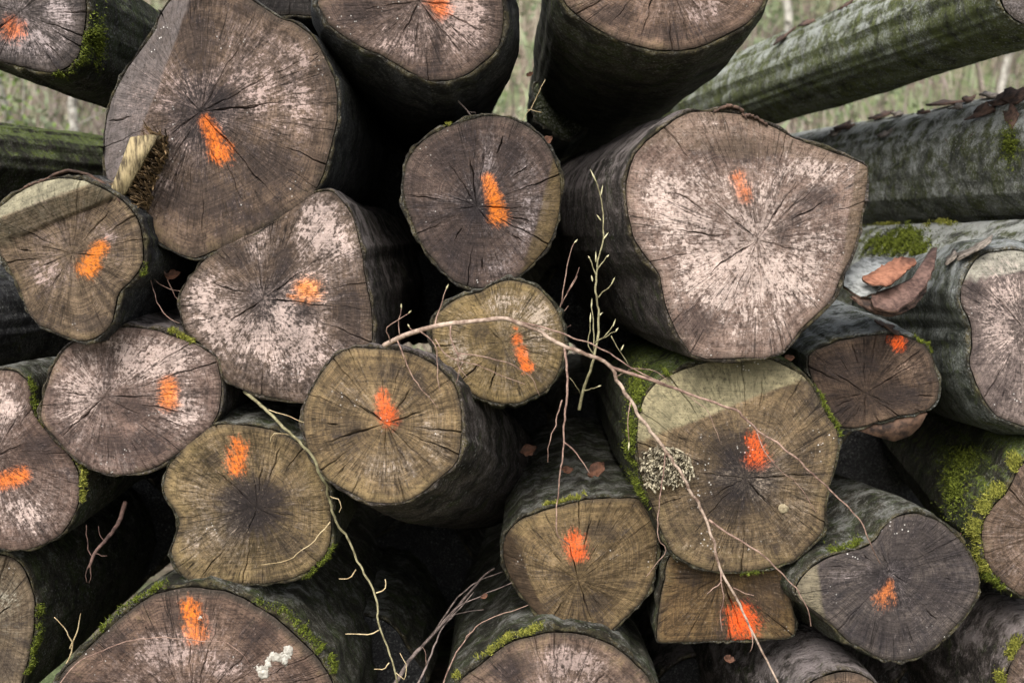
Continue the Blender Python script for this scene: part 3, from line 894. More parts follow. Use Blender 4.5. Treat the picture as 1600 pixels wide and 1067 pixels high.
make_log('Z', 'mossy-edged log with a grey weathered patch, low beside the biggest bottom log',
         [(-40, 862), (-5, 866), (25, 878), (42, 905), (52, 945), (49, 1000), (36, 1050), (22, 1090), (-20, 1112), (-80, 1100), (-120, 1040), (-120, 950), (-85, 885)],
         (-30, 985), Y=.1, L=2.8, bulge=.1, cracks=[(20, 1020, .6)], minors=14,
         facets=[dict(line=((-10, 905), (40, 990)), side=(-20, 990), slope=.1, m=.0)],
         wood=W(17, BROWN, dark=(70, 58, 44), mid=(126, 110, 90), pale=(172, 164, 146), crust=.5, algae=.25), bark=BK_GREEN)

make_log('AA', 'big bottom log with white fungus and an orange stripe on its cut end',
         [(78, 1100), (97, 1053), (124, 1027), (157, 993), (195, 960), (225, 938), (255, 926), (292, 918), (330, 920), (360, 927), (394, 944), (431, 967), (465, 997), (491, 1023), (514, 1057), (532, 1110), (530, 1180), (500, 1250), (430, 1310), (310, 1332), (190, 1312), (110, 1250), (75, 1180)],
         (298, 1115), Y=-.06, L=2.8, yaw=1, pitch=-3, bulge=.02, bark_t=.014, cracks=[(345, 945, .6), (180, 1005, .8), (240, 1000, .6), (400, 1000, .5), (440, 1010, .4)], minors=30,
         paints=[(298, 946, 306, 990, 15, 19, .9)], wood=W(18, BROWN, dark=(64, 50, 44), mid=(118, 96, 82), crust=.6, algae=.2, rim=.6, saw=(.5, .05), paint_c=(1., .23, .012)), bark=BK_GREEN, N=380, M=60)

make_log('AB', 'bottom log with a bright moss rim below the orange-dotted wedge-shaped log',
         [(700, 1105), (720, 1064), (750, 1040), (780, 1016), (806, 1002), (840, 993), (877, 989), (915, 993), (941, 1001), (971, 1019), (997, 1042), (1016, 1066), (1030, 1115), (1025, 1185), (990, 1260), (930, 1315), (850, 1330), (770, 1305), (715, 1240), (692, 1165)],
         (870, 1140), Y=-.02, L=2.6, pitch=-2, bulge=.03, bark_t=.012, cracks=[(800, 1060, .5), (900, 1040, .5)], minors=34,
         wood=W(19, BROWN, dark=(70, 56, 48), mid=(128, 106, 92), crust=.66, algae=.35, rim=.5), bark=BK_GREEN)

make_log('AC', 'wedge-shaped brownish log with an orange dot above a forked crack',
         [(789, 842), (786, 868), (792, 895), (802, 915), (817, 937), (840, 963), (862, 982), (892, 988), (919, 991), (945, 993), (967, 974), (994, 948), (1016, 918), (1025, 877), (1026, 830), (1010, 797), (994, 780), (956, 780), (922, 781), (885, 789), (847, 800), (817, 811), (799, 824)],
         (903, 905), Y=.08, L=2.4, bulge=.03, cracks=[(890, 850, 1.0), (926, 975, .8), (860, 880, .5), (960, 845, .5), (1010, 840, .4), (870, 935, .4), (980, 930, .4)], minors=30,
         paints=[(898, 845, 902, 862, 17, 17, .95)],
         facets=[dict(line=((800, 828), (862, 985)), side=(800, 920), slope=.8, m=1., wob=.012)],
         wood=W(20, OLIVE, dark=(66, 53, 34), mid=(132, 111, 80), algae=.35, crust=.25, facet_c=(86, 70, 54), paint_c=(1., .12, .01)), bark=BK_GREEN)

make_log('AD', 'half-round offcut log with a bright orange spot, squeezed under a larger log',
         [(1050, 868), (1038, 910), (1031, 950), (1028, 990), (1034, 1003), (1080, 1003), (1125, 1001), (1200, 999), (1236, 995), (1243, 985), (1241, 955), (1231, 915), (1215, 885), (1180, 866), (1100, 860)],
         (1128, 900), Y=.05, L=2.2, bulge=.0, roundness=.2, cracks=[(1160, 988, 1.), (1075, 930, .6)], minors=10,
         paints=[(1158, 966, 1161, 974, 23, 24, 1.0)], wood=W(21, OLIVE, dark=(62, 48, 32), mid=(118, 94, 62), algae=.35, crust=.25, paint_c=(1., .11, .01), paint_cut=.5), bark=BK_GREEN)

make_log('AE', 'blue-grey pear-shaped log with a pale heart and a faint orange wedge',
         [(1253, 909), (1275, 883), (1305, 868), (1342, 858), (1366, 847), (1381, 825), (1399, 809), (1425, 803), (1455, 809), (1489, 832), (1515, 866), (1530, 899), (1526, 930), (1507, 963), (1481, 990), (1455, 1014), (1425, 1028), (1387, 1031), (1361, 1020), (1327, 1001), (1297, 972), (1271, 953), (1249, 932)],
         (1390, 893), Y=-.05, L=2.4, yaw=-6, pitch=-3, bulge=.1, cracks=[(1375, 855, .6), (1420, 912, .8)], minors=12,
         paints=[(1392, 908, 1378, 936, 5, 16, .7), (1388, 906, 1394, 938, 6, 10, .6)],
         facets=[dict(line=((1280, 880), (1290, 965)), side=(1262, 930), slope=.3, m=.8, wob=.02)],
         wood=W(22, GREYB, dark=(50, 46, 48), mid=(98, 88, 82), crust=.4, algae=.08, centre=.15, facet_c=(136, 126, 104), paint_c=(.9, .25, .05), speck=.7), bark=BK_GREEN)

make_log('AF', 'log wrapped in thick yellow-green moss beside the blue-grey log',
         [(1600, 724), (1576, 767), (1550, 795), (1536, 825), (1537, 858), (1549, 888), (1571, 911), (1602, 932), (1650, 930), (1692, 885), (1704, 815), (1685, 750), (1645, 718)],
         (1640, 830), Y=.05, L=2.0, yaw=9, bulge=.24, bulge_s=.12, cracks=[], minors=20,
         wood=W(23, PINK, dark=(72, 58, 46), mid=(128, 106, 90), crust=.55, algae=.3), bark=BK_MOSS)

make_log('AG', 'lichen-speckled log at ground level below the thickly mossed log',
         [(1572, 1090), (1580, 1040), (1600, 1007), (1640, 985), (1690, 1000), (1715, 1060), (1700, 1190), (1655, 1290), (1600, 1250), (1575, 1170)],
         (1640, 1090), Y=.05, L=2.4, yaw=-3, bulge=.14, cracks=[], minors=8, wood=W(24, BROWN), bark=BK_LICH)

make_log('AH', 'low log with pale speckled bark under the half-round offcut, only its upper rim seen',
         [(1240, 1110), (1268, 1068), (1295, 1054), (1325, 1050), (1352, 1058), (1374, 1080), (1390, 1140), (1385, 1230), (1340, 1310), (1280, 1310), (1235, 1240), (1225, 1160)],
         (1310, 1180), Y=-.05, L=2.4, yaw=-5, pitch=1, bulge=.1, cracks=[], minors=8, wood=W(25, BROWN), bark=BK_LICH)

# deep logs in the gaps: some seen, others fillers added to block light
def blob(cx, cy, r, k=12, s=0):
    q = np.random.default_rng(s)
    return [(cx + r * (1 + q.uniform(-.1, .1)) * math.cos(a), cy + r * (1 + q.uniform(-.1, .1)) * math.sin(a)) for a in np.arange(k) / k * 2 * math.pi]


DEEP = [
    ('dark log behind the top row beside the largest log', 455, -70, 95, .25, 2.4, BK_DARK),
    ('filler log added against a light leak, low behind the small olive log', 790, 660, 60, 1.2, 1.6, BK_DARK),  # added to close a bright leak between the logs
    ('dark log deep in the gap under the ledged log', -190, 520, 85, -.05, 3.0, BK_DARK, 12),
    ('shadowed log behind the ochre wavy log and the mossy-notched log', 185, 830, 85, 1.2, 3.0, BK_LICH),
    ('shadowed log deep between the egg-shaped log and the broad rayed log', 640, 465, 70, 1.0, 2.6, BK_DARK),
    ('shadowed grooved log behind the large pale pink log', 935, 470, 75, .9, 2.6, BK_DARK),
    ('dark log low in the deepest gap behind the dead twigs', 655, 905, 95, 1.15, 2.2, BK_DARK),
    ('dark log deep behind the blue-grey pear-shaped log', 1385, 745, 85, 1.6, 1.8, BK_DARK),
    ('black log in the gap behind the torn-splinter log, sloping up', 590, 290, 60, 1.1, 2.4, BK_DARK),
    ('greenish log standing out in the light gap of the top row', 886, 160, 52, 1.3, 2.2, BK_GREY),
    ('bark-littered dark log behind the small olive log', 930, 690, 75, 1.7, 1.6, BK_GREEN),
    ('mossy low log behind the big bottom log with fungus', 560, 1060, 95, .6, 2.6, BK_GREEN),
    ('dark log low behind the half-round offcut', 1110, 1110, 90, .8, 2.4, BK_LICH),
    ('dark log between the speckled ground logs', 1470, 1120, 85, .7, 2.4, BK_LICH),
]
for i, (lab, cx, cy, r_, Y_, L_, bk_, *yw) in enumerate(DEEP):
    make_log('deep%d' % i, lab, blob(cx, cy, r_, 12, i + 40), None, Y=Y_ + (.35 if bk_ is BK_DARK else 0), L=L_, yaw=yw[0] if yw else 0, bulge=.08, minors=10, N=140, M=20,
             wood=W(30, GREYB, dark=(26, 24, 23), mid=(50, 46, 43), crust=.05) if i == 0 else LOGS['A'].root.children[0].data.materials[0] if bk_ is BK_GREY else LOGS['deep0'].root.children[0].data.materials[0], bark=bk_)  # end wood of deep logs darkened so the gaps look shaded


def side_log(key, label, near, far, r0, r1, bark, seed, wood=None, bend=0.):
    """log seen mostly from its side: near end and far end given as photo px + depth"""
    A_, B_ = at(*near), at(*far)
    d = B_ - A_
    L_ = np.linalg.norm(d)
    d /= L_
    yaw = math.degrees(math.atan2(d[0], d[1]))
    pitch = math.degrees(math.asin(d[2]))
    depth = A_[1] - CAMY
    out = blob(near[0], near[1], r0 / depth * FPX, 14, seed)
    return make_log(key, label, out, None, Y=near[2], yaw=yaw, pitch=pitch, face_tilt=(yaw * .4, pitch * .4), L=L_, bulge=.02, taper=(1 - r1 / r0) / L_, minors=12, N=200, M=30,
                    wood=wood or LOGS['K'].root.children[0].data.materials[0], bark=bark, seed=seed, lump=.08, roundness=.8)


side_log('Q', 'smooth green-grey log sloping up behind the top row', (1640, -35, .6), (1040, 190, 3.9), .165, .165, BK_OLIVE, 61)
side_log('P', 'grey-barked log with peeling flakes along its top', (1760, 238, .75), (1190, 290, 3.6), .24, .22, BK_PALE, 62)
side_log('O', 'grey-green log carrying a moss cushion behind the peeled bark slabs', (1760, 470, .5), (1270, 440, 2.6), .235, .22, BK_PALE, 63)
side_log('X', 'green mossy log behind the largest log, below the corner log', (-90, 262, 1.0), (420, 300, 3.6), .165, .16, BK_MOSS, 64)


# ------------------------------------------------------------------ projection helpers for surface details
def to_px(P):
    q = np.asarray(P) - CAM
    z = q @ FWD
    return np.stack([800 + FPX * q[..., 0] / z, 533.5 - FPX * (q @ UPV) / z], -1)


def surf_pick(key, px):
    """points and outward normals of a log's bark seen at the photo positions px"""
    lg = LOGS[key]
    B = lg.bark
    cen = B.mean(1, keepdims=True)
    nr = B - cen
    nr /= np.linalg.norm(nr, axis=-1)[..., None]
    fl = B.reshape(-1, 3)
    nf = nr.reshape(-1, 3)
    vis = ((CAM - fl) * nf).sum(1) > 0
    fl, nf = fl[vis], nf[vis]
    pp = to_px(fl)
    out, no = [], []
    for p in px:
        d = np.linalg.norm(pp - p, axis=1)
        k = np.argsort(d)[:3]
        w = 1 / (d[k] + .5)
        w /= w.sum()
        out.append((fl[k] * w[:, None]).sum(0))
        no.append(nf[k[0]])
    return np.array(out), np.array(no)


def surf_moss(key, spots, count, mat=None, length=.016, width=.003, seed=1, lift=.004):
    count, length, width = int(count * 1.8), length * .6, width * .55
    """moss cushion: spots = (px, py, rx, ry) ellipses on the photo"""
    r = np.random.default_rng(seed)
    px = []
    for (x, y, rx, ry) in spots:
        k = int(count * rx * ry / sum(s_[2] * s_[3] for s_ in spots))
        a = r.random(k) * 6.283
        q = np.abs(r.normal(0, .55, k))
        px += list(zip(x + rx * q * np.cos(a), y + ry * q * np.sin(a)))
    lg = LOGS[key]
    P, N_ = surf_pick(key, px)
    hump = fbm(P * 30, 2)[:, None]
    P = P + N_ * (lift + .016 * np.clip(hump - .35, 0, 1))
    tuft_mesh('moss', P - lg.base, N_, mat or M_MOSS, lg.root, length, width, seed, .004)


# ------------------------------------------------------------------ parts of the logs
def prism(name, front, back, mat, parent, base, rough=.0, seed=0):
    """closed solid between two outlines of the same count"""
    r = np.random.default_rng(seed)
    F, Bk = np.asarray(front), np.asarray(back)
    k = len(F)
    fc = F.mean(0)
    steps = 5
    rows = [F * (1 - t) + Bk * t + r.normal(0, rough, F.shape) for t in np.linspace(0, 1, steps)]
    V = np.concatenate(rows + [fc[None] + r.normal(0, rough, 3), Bk.mean(0)[None]]) - base
    I = np.arange(steps * k).reshape(steps, k)
    J = np.roll(I, -1, 1)
    Q = np.stack([I[:-1], J[:-1], J[1:], I[1:]], -1).reshape(-1, 4)
    T = np.concatenate([np.stack([np.full(k, steps * k), J[0], I[0]], -1), np.stack([np.full(k, steps * k + 1), I[-1], J[-1]], -1)])
    return mesh_np(name, V, Q, T, mat, parent, smooth=False)


def fibres(name, poly, lg, count, L0, L1, w, mat, parent, seed, lean=(0, 0, 0), depth0=.0):
    """torn wood fibres standing out of a cut face inside the photo polygon"""
    r = np.random.default_rng(seed)
    poly = np.asarray(poly, float)
    lo, hi = poly.min(0), poly.max(0)
    pts = []
    while len(pts) < count:
        p = lo + r.random(2) * (hi - lo)
        ins = False
        j = len(poly) - 1
        for i in range(len(poly)):
            a, b = poly[i], poly[j]
            if (a[1] > p[1]) != (b[1] > p[1]) and p[0] < (b[0] - a[0]) * (p[1] - a[1]) / (b[1] - a[1]) + a[0]:
                ins = not ins
            j = i
        if ins:
            pts.append(lg.face(p, depth0))
    P = np.array(pts)
    k = len(P)
    d = -lg.nn + np.asarray(lean) + r.normal(0, .22, (k, 3))
    d /= np.linalg.norm(d, axis=1)[:, None]
    s1 = np.cross(d, r.normal(0, 1, (k, 3)))
    s1 /= np.linalg.norm(s1, axis=1)[:, None]
    s2 = np.cross(d, s1)
    L_ = r.uniform(L0, L1, (k, 1))
    ww = w * r.uniform(.5, 1.5, (k, 1))
    b = P - d * .02
    t = P + d * L_
    V = np.stack([b + s1 * ww, b + s2 * ww * .6, b - s1 * ww, b - s2 * ww * .6, t + s1 * ww * .6, t + s2 * ww * .4 + d * L_ * .15, t - s1 * ww * .6, t - s2 * ww * .4], 1).reshape(-1, 3) - lg.base
    i = np.arange(k)[:, None, None] * 8
    Q = (i + np.array([[0, 1, 5, 4], [1, 2, 6, 5], [2, 3, 7, 6], [3, 0, 4, 7], [4, 5, 6, 7]])[None]).reshape(-1, 4)
    v = np.repeat(r.random(k), 8)
    o = mesh_np(name, V, Q, None, mat, parent, {'rnd': np.stack([v] * 3, 1)}, smooth=False)
    o['kind'] = 'stuff'
    return o


M_FIB = rand_mat('torn_fibres', (38, 30, 20), (124, 102, 74))
M_FIBP = rand_mat('pale_fibres', (52, 44, 34), (198, 188, 162))
b_ = LOGS['B']
fp = [(217, 219), (248, 214), (262, 216), (240, 245), (212, 300), (192, 322), (184, 305), (202, 258)]
spl = prism('splinter', [b_.face(p, .085) for p in fp], [b_.face(p, -.06) for p in fp], M_SPLIT, b_.root, b_.base, .0015, 3)
spl['label'] = 'pale torn splinter sticking out of the cut end'
o = fibres('torn_fibres', [(240, 222), (263, 215), (264, 240), (252, 268), (238, 296), (240, 312), (222, 346), (204, 338), (192, 318), (214, 282)], b_, 900, .03, .085, .0035, M_FIB, spl, 5, (-.15, 0, .2), .0)
l_ = LOGS['L']
fun = fibres('shaggy_fungus', [(1004, 705), (1030, 695), (1060, 702), (1078, 715), (1084, 735), (1070, 752), (1040, 758), (1012, 762), (1003, 735)], l_, 650, .012, .04, .004, M_FIBP, l_.root, 6, (-.2, 0, -.1))
m_ = LOGS['M']
fp = [(1340, 672), (1369, 665), (1410, 655), (1451, 647), (1441, 667), (1425, 682), (1399, 691), (1370, 684)]
sl = prism('split_slab', [m_.face(p, -.01) for p in fp], [m_.face(p, -.9) for p in fp], simple_mat('dark_split_wood', (30, 21, 17), (92, 70, 56), 50), m_.root, m_.base, .0012, 9)
sl['label'] = 'dark split slab hanging under the log'


def curl(parent_key, path, width, thick, lift, mat=M_PEEL, seed=0, name='bark_flake'):
    """peeling strip: front edge along photo points with depth, running back along the log"""
    r = np.random.default_rng(seed)
    lg = LOGS[parent_key]
    pl = catmull([at(*p) for p in path], 22, closed=False)
    steps = 6
    up = np.array([0, 0, 1.])
    rows = []
    for j, t in enumerate(np.linspace(0, 1, steps)):
        arch = np.sin(np.linspace(0, math.pi, 22)) * lift
        off = up * (arch * (1 - t * .8))[:, None]
        off = off + r.normal(0, .0015, (22, 3)) + np.array([0, 1, 0]) * (width * t * (.75 + .5 * fbm(np.stack([np.arange(22) * .4, np.arange(22) * 0 + seed, np.arange(22) * 0.], -1), 2)))[:, None]
        rows.append(pl + off)
    T_ = np.array(rows)
    Bt = T_ - up * thick
    V = np.concatenate([T_.reshape(-1, 3), Bt.reshape(-1, 3)]) - lg.base
    I = np.arange(steps * 22).reshape(steps, 22)
    K_ = I + steps * 22
    Q = [np.stack([I[:-1, :-1], I[:-1, 1:], I[1:, 1:], I[1:, :-1]], -1).reshape(-1, 4), np.stack([K_[:-1, :-1], K_[1:, :-1], K_[1:, 1:], K_[:-1, 1:]], -1).reshape(-1, 4)]
    Q.append(np.stack([I[0, :-1], K_[0, :-1], K_[0, 1:], I[0, 1:]], -1))
    Q.append(np.stack([I[-1, 1:], K_[-1, 1:], K_[-1, :-1], I[-1, :-1]], -1))
    Q.append(np.stack([I[1:, 0], K_[1:, 0], K_[:-1, 0], I[:-1, 0]], -1))
    Q.append(np.stack([I[:-1, -1], K_[:-1, -1], K_[1:, -1], I[1:, -1]], -1))
    return mesh_np(name, V, np.concatenate(Q), None, mat, lg.root)


curl('C', [(68, 284, -.1), (85, 272, -.11), (110, 268, -.115), (135, 275, -.11), (165, 291, -.1), (188, 314, -.1)], .09, .006, .006, seed=1)
curl('C', [(20, 306, -.1), (40, 292, -.105), (70, 281, -.105), (95, 276, -.1)], .06, .005, .003, seed=2)
curl('K', [(1113, 174, -.075), (1135, 168, -.08), (1160, 172, -.08), (1166, 182, -.075)], .1, .008, .008, seed=3)
curl('K', [(1160, 178, -.075), (1178, 182, -.08), (1200, 194, -.075)], .1, .007, .004, seed=4)


def flake(key, px, size, seed, mat=M_PEEL, stand=.012):
    """curled bark flake on the visible side of a log"""
    r = np.random.default_rng(seed)
    lg = LOGS[key]
    P, N_ = surf_pick(key, [px])
    p, nr = P[0], N_[0]
    ax = lg.bark[-1].mean(0) - lg.bark[0].mean(0)
    ax /= np.linalg.norm(ax)
    ax = ax + np.cross(nr, ax) * r.normal(0, .6)
    ax /= np.linalg.norm(ax)
    tg = np.cross(nr, ax)
    k = 12
    a = np.arange(k) / k * 6.283
    rad = size * (1 + r.uniform(-.5, .45, k))
    top, bot = [], []
    el = r.uniform(1.2, 2.2)
    for i in range(k):
        u, v = rad[i] * math.cos(a[i]) * el, rad[i] * math.sin(a[i])
        h = stand * (.3 + .7 * (u / (size * el) * .5 + .5))**1.5 + abs(v / size)**2 * .004
        q = p + ax * u + tg * v + nr * h
        top.append(q + nr * .003)
        bot.append(q - nr * .003)
    return prism('bark_flake', top, bot, mat, lg.root, lg.base, .0008, seed)


M_PEELG = simple_mat('grey_bark_flake', (70, 64, 58), (140, 130, 120), 60)
for i, (x, y, s_) in enumerate([(1306, 210, .022), (1322, 203, .034), (1372, 176, .045), (1405, 171, .026), (1478, 164, .04), (1515, 157, .022), (1548, 152, .034), (1566, 163, .034), (1590, 155, .034), (1500, 172, .02), (1445, 182, .018), (1540, 178, .03), (1390, 215, .02), (1585, 185, .03)]):
    flake('P', (x, y), s_, 70 + i, M_PEEL if i % 3 else M_PEELG, .024)
for i, (x, y, s_) in enumerate([(1230, 62, .028), (1262, 38, .026), (1325, 8, .03)]):
    flake('Q', (x, y), s_, 90 + i, M_PEEL, .014)
for i, (x, y, s_) in enumerate([(1520, 392, .05), (1490, 405, .03)]):
    flake('N', (x, y), s_, 97 + i, M_PEELG, .014)
for i, (x, y, s_) in enumerate([(1395, 495, .03), (1420, 505, .025)]):
    flake('M', (x, y), s_, 105 + i, M_PEEL, .008)

# white fungus on the big bottom log
aa = LOGS['AA']
r = np.random.default_rng(5)
M_FUNG = simple_mat('white_fungus', (138, 133, 124), (186, 182, 173), 80, bstr=.6)


def lumps(name, spots, lg, mat, seed):
    r = np.random.default_rng(seed)
    VV, TT_, off = [], [], 0
    for (x, y, rad) in spots:
        c = lg.face((x, y), .0)
        sc = rad / FPX * 3.5
        nu, nv = 10, 6
        vv = []
        for j in range(nv + 1):
            for i in range(nu):
                a, b = i / nu * 6.283, j / nv * math.pi / 2
                d = np.array([math.cos(a) * math.cos(b), -math.sin(b) * .45, math.sin(a) * math.cos(b)])
                vv.append(c + d * sc * r.uniform(.75, 1.25) + np.array([0, .004, 0]))
        I = np.arange((nv + 1) * nu).reshape(nv + 1, nu) + off
        J = np.roll(I, -1, 1)
        TT_.append(np.stack([I[:-1], J[:-1], J[1:], I[1:]], -1).reshape(-1, 4))
        VV += vv
        off += len(vv)
    o = mesh_np(name, np.array(VV) - lg.base, np.concatenate(TT_), None, mat, lg.root)
    return o


sp = [(405 + 46 * t + r.normal(0, 2.5), 1047 - 34 * t + r.normal(0, 3.5) + 6 * math.sin(t * 9), r.uniform(5.5, 10)) for t in np.linspace(0, 1, 24)]
sp += [(437, 1031, 6), (444, 1022, 6), (418, 1036, 9), (410, 1043, 8)]
fg = lumps('fungus', sp, aa, M_FUNG, 4)
fg['label'] = 'white crusty fungus growing on the cut end'
for i, (x, y, rd) in enumerate([(312, 965, 6), (398, 1018, 3), (372, 1018, 2.5), (448, 1052, 3.5)]):
    lumps('fungus', [(x, y, rd)], aa, M_FUNG, 8 + i)
lumps('fungus', [(1224, 794, 8)], LOGS['L'], simple_mat('cream_fungus', (118, 106, 84), (158, 146, 120), 80), 19)

# moss
rim_moss('E', [(150, 519), (163, 516)], 420, (0, .04), mat=M_MOSSY, length=.016)
rim_moss('E', [(258, 520), (280, 528), (302, 540)], 700, (0, .03), mat=M_MOSSY, length=.013)
rim_moss('F', [(40, 596), (50, 640), (60, 660)], 600, (0, .04))
rim_moss('F', [(60, 662), (80, 682), (110, 722), (122, 752), (122, 775)], 1500, (0, .025), mat=M_MOSSY)
rim_moss('C', [(220, 380), (222, 400), (215, 425)], 350, (0, .02))
rim_moss('AC', [(850, 799), (880, 790), (925, 781)], 1100, (.01, .04), mat=M_MOSSY, length=.014)
rim_moss('AB', [(715, 1064), (750, 1040), (780, 1016), (806, 1002), (840, 993)], 2600, (0, .04), mat=M_MOSSY)
rim_moss('AA', [(150, 998), (200, 955), (255, 926)], 1100, (0, .05))
rim_moss('AA', [(394, 944), (431, 967), (465, 997), (491, 1023), (514, 1057)], 1600, (0, .08))
rim_moss('L', [(1275, 615), (1290, 645), (1307, 672), (1307, 700)], 800, (0, .03))
rim_moss('L', [(1028, 605), (1008, 635), (998, 690), (1004, 745), (1020, 785)], 3600, (0, .12), length=.012)
rim_moss('L', [(1150, 893), (1190, 890), (1210, 884)], 250, (0, .02))
rim_moss('AF', [(1600, 724), (1576, 767), (1550, 795), (1536, 825), (1537, 858), (1549, 888)], 5200, (0, .10), mat=M_MOSSY, length=.016)
rim_moss('AF', [(1549, 888), (1571, 911), (1602, 932)], 1400, (0, .07), length=.016)
rim_moss('AG', [(1572, 1080), (1582, 1040), (1600, 1009)], 1600, (0, .06), mat=M_MOSSY, length=.014)
rim_moss('Z', [(50, 950), (49, 1000), (36, 1050)], 1200, (0, .05))
rim_moss('A', [(132, 20), (128, 70), (110, 100), (80, 112)], 1300, (0, .08))
rim_moss('G', [(514, 851), (499, 877), (472, 896)], 500, (0, .03))
rim_moss('AE', [(1305, 868), (1342, 858), (1366, 847)], 900, (.01, .08))
rim_moss('M', [(1429, 532), (1451, 547)], 200, (0, .02))
rim_moss('I', [(699, 200), (706, 197)], 150, (0, .02), mat=M_MOSSY)
surf_moss('O', [(1395, 385, 52, 17), (1420, 372, 28, 14), (1440, 392, 14, 14)], 5200, length=.02, width=.0035, seed=21, lift=.006)
surf_moss('O', [(1480, 352, 14, 4), (1450, 356, 5, 3), (1385, 342, 25, 3), (1470, 336, 14, 3)], 700, M_MOSSY, seed=22, length=.012)
surf_moss('L', [(1000, 610, 18, 45), (990, 690, 12, 60)], 2600, seed=23, length=.010)
surf_moss('AF', [(1495, 760, 25, 50), (1510, 720, 30, 25)], 2600, seed=24, length=.012)
surf_moss('P', [(1580, 225, 18, 30)], 900, seed=25, length=.012)
surf_moss('A', [(150, 60, 12, 40)], 900, seed=26, length=.012)

# ------------------------------------------------------------------ peeled bark slabs lying between the logs
M_SLAB1 = simple_mat('inner_bark_orange', (96, 60, 45), (146, 100, 78), 50)
M_SLAB2 = simple_mat('inner_bark_brown', (58, 42, 37), (108, 84, 75), 60)
M_SLAB3 = simple_mat('outer_bark_grey', (80, 82, 80), (156, 158, 156), 45)


def slab(label, pts, thick, mat, edge, seed):
    r = np.random.default_rng(seed)
    P = catmull([at(*p) for p in pts], 40)
    base = P[np.argmin(P[:, 2])]
    root = empty('bark_slab', tuple(base), label, 'bark slab', 'peeled bark slabs')
    nrm = np.zeros(3)
    c = P.mean(0)
    for i in range(40):
        nrm += np.cross(P[i] - c, P[(i + 1) % 40] - c)
    nrm /= np.linalg.norm(nrm)
    if nrm[2] < 0:
        nrm = -nrm
    P = P + r.normal(0, .0018, P.shape)
    prism('inner_face', P, P - nrm * thick * .45, mat, root, base, .0004, seed)
    prism('outer_bark', P - nrm * thick * .47, P - nrm * thick, edge, root, base, .0010, seed + 1)


slab('long curved brown bark slab lying concave side up beside grey-barked log', [(1362, 462, -.02), (1385, 452, .05), (1415, 440, .1), (1440, 415, .15), (1452, 392, .2), (1462, 386, .2), (1460, 414, .12), (1443, 448, .04), (1417, 475, -.04), (1392, 484, -.06), (1366, 478, -.05)], .008, M_SLAB2, M_PEEL, 1)
slab('orange-brown bark piece lying on top of the long curved slab', [(1348, 436, -.02), (1375, 418, .04), (1402, 403, .1), (1420, 404, .11), (1432, 409, .1), (1416, 424, .03), (1400, 437, -.02), (1388, 446, -.05), (1366, 443, -.04)], .006, M_SLAB1, M_PEEL, 2)
slab('grey outer-side-up bark slab beneath the orange-brown bark piece', [(1318, 432, .04), (1340, 408, .12), (1370, 402, .18), (1402, 406, .16), (1390, 430, .06), (1372, 452, -.01), (1350, 462, -.03), (1326, 452, 0)], .008, M_SLAB3, M_PEEL, 3)
slab('thin dark bark strip under the long curved slab', [(1330, 462, -.02), (1360, 468, .0), (1395, 480, .0), (1425, 470, .04), (1448, 448, .1), (1440, 466, .06), (1415, 486, -.02), (1385, 492, -.03), (1350, 478, -.03)], .006, M_PEEL, M_PEEL, 5)

# ------------------------------------------------------------------ branches and twigs
def tube(name, pts, r0, r1, mat, parent, base, seed=0, sides=7, wig=.0038):
    r = np.random.default_rng(seed)
    P = np.array([at(*p) for p in pts])
    L_ = np.linalg.norm(np.diff(P, axis=0), axis=1).sum()
    k = max(6, int(L_ / .012))
    C_ = catmull(P, k, closed=False)
    w = fbm(np.stack([np.arange(k) * .6, np.arange(k) * 0. + seed, np.arange(k) * 0.], -1), 2) - .5
    w2 = fbm(np.stack([np.arange(k) * .35, np.arange(k) * 0. + seed + 9, np.arange(k) * 0.], -1), 2) - .5
    C_ = C_ + np.stack([w, w2 * .5, w2], 1) * wig * 3 * np.sin(np.linspace(0, math.pi, k))[:, None]
    T_ = np.gradient(C_, axis=0)
    T_ /= np.linalg.norm(T_, axis=1)[:, None]
    a = np.cross(T_, [.3, 1, .2])
    a /= np.linalg.norm(a, axis=1)[:, None]
    b = np.cross(T_, a)
    t = np.linspace(0, 1, k)
    rad = (r0 + (r1 - r0) * t**.8) * .82
    rad = rad * (1 + .25 * np.clip(np.sin(t * L_ * 90 + seed) - .7, 0, 1) * 3 * .5 + r.normal(0, .03, k))
    th = np.arange(sides) / sides * 6.283
    V = C_[:, None] + rad[:, None, None] * (np.cos(th)[None, :, None] * a[:, None] + np.sin(th)[None, :, None] * b[:, None])
    V = np.concatenate([V.reshape(-1, 3), C_[:1] - T_[:1] * r0 * .3, C_[-1:] + T_[-1:] * r1]) - base
    I = np.arange(k * sides).reshape(k, sides)
    J = np.roll(I, -1, 1)
    Q = np.stack([I[:-1], J[:-1], J[1:], I[1:]], -1).reshape(-1, 4)
    Tt = np.concatenate([np.stack([np.full(sides, k * sides), J[0], I[0]], -1), np.stack([np.full(sides, k * sides + 1), I[-1], J[-1]], -1)])
    return mesh_np(name, V, Q, Tt, mat, parent)


def bud(p, q, mat, parent, base, rad=.0023):
    A_, B_ = at(*p), at(*q)
    d = B_ - A_
    L_ = np.linalg.norm(d)
    d /= L_
    a = np.cross(d, [.2, 1, .1])
    a /= np.linalg.norm(a)
    b = np.cross(d, a)
    th = np.arange(7) / 7 * 6.283
    prof = [(0, .25), (.2, .8), (.45, 1.), (.75, .6), (1, .05)]
    V = np.concatenate([A_ + d * L_ * t + rad * w * (np.cos(th)[:, None] * a + np.sin(th)[:, None] * b) for t, w in prof]) - base
    I = np.arange(35).reshape(5, 7)
    J = np.roll(I, -1, 1)
    return mesh_np('bud', V, np.stack([I[:-1], J[:-1], J[1:], I[1:]], -1).reshape(-1, 4), None, mat, parent)


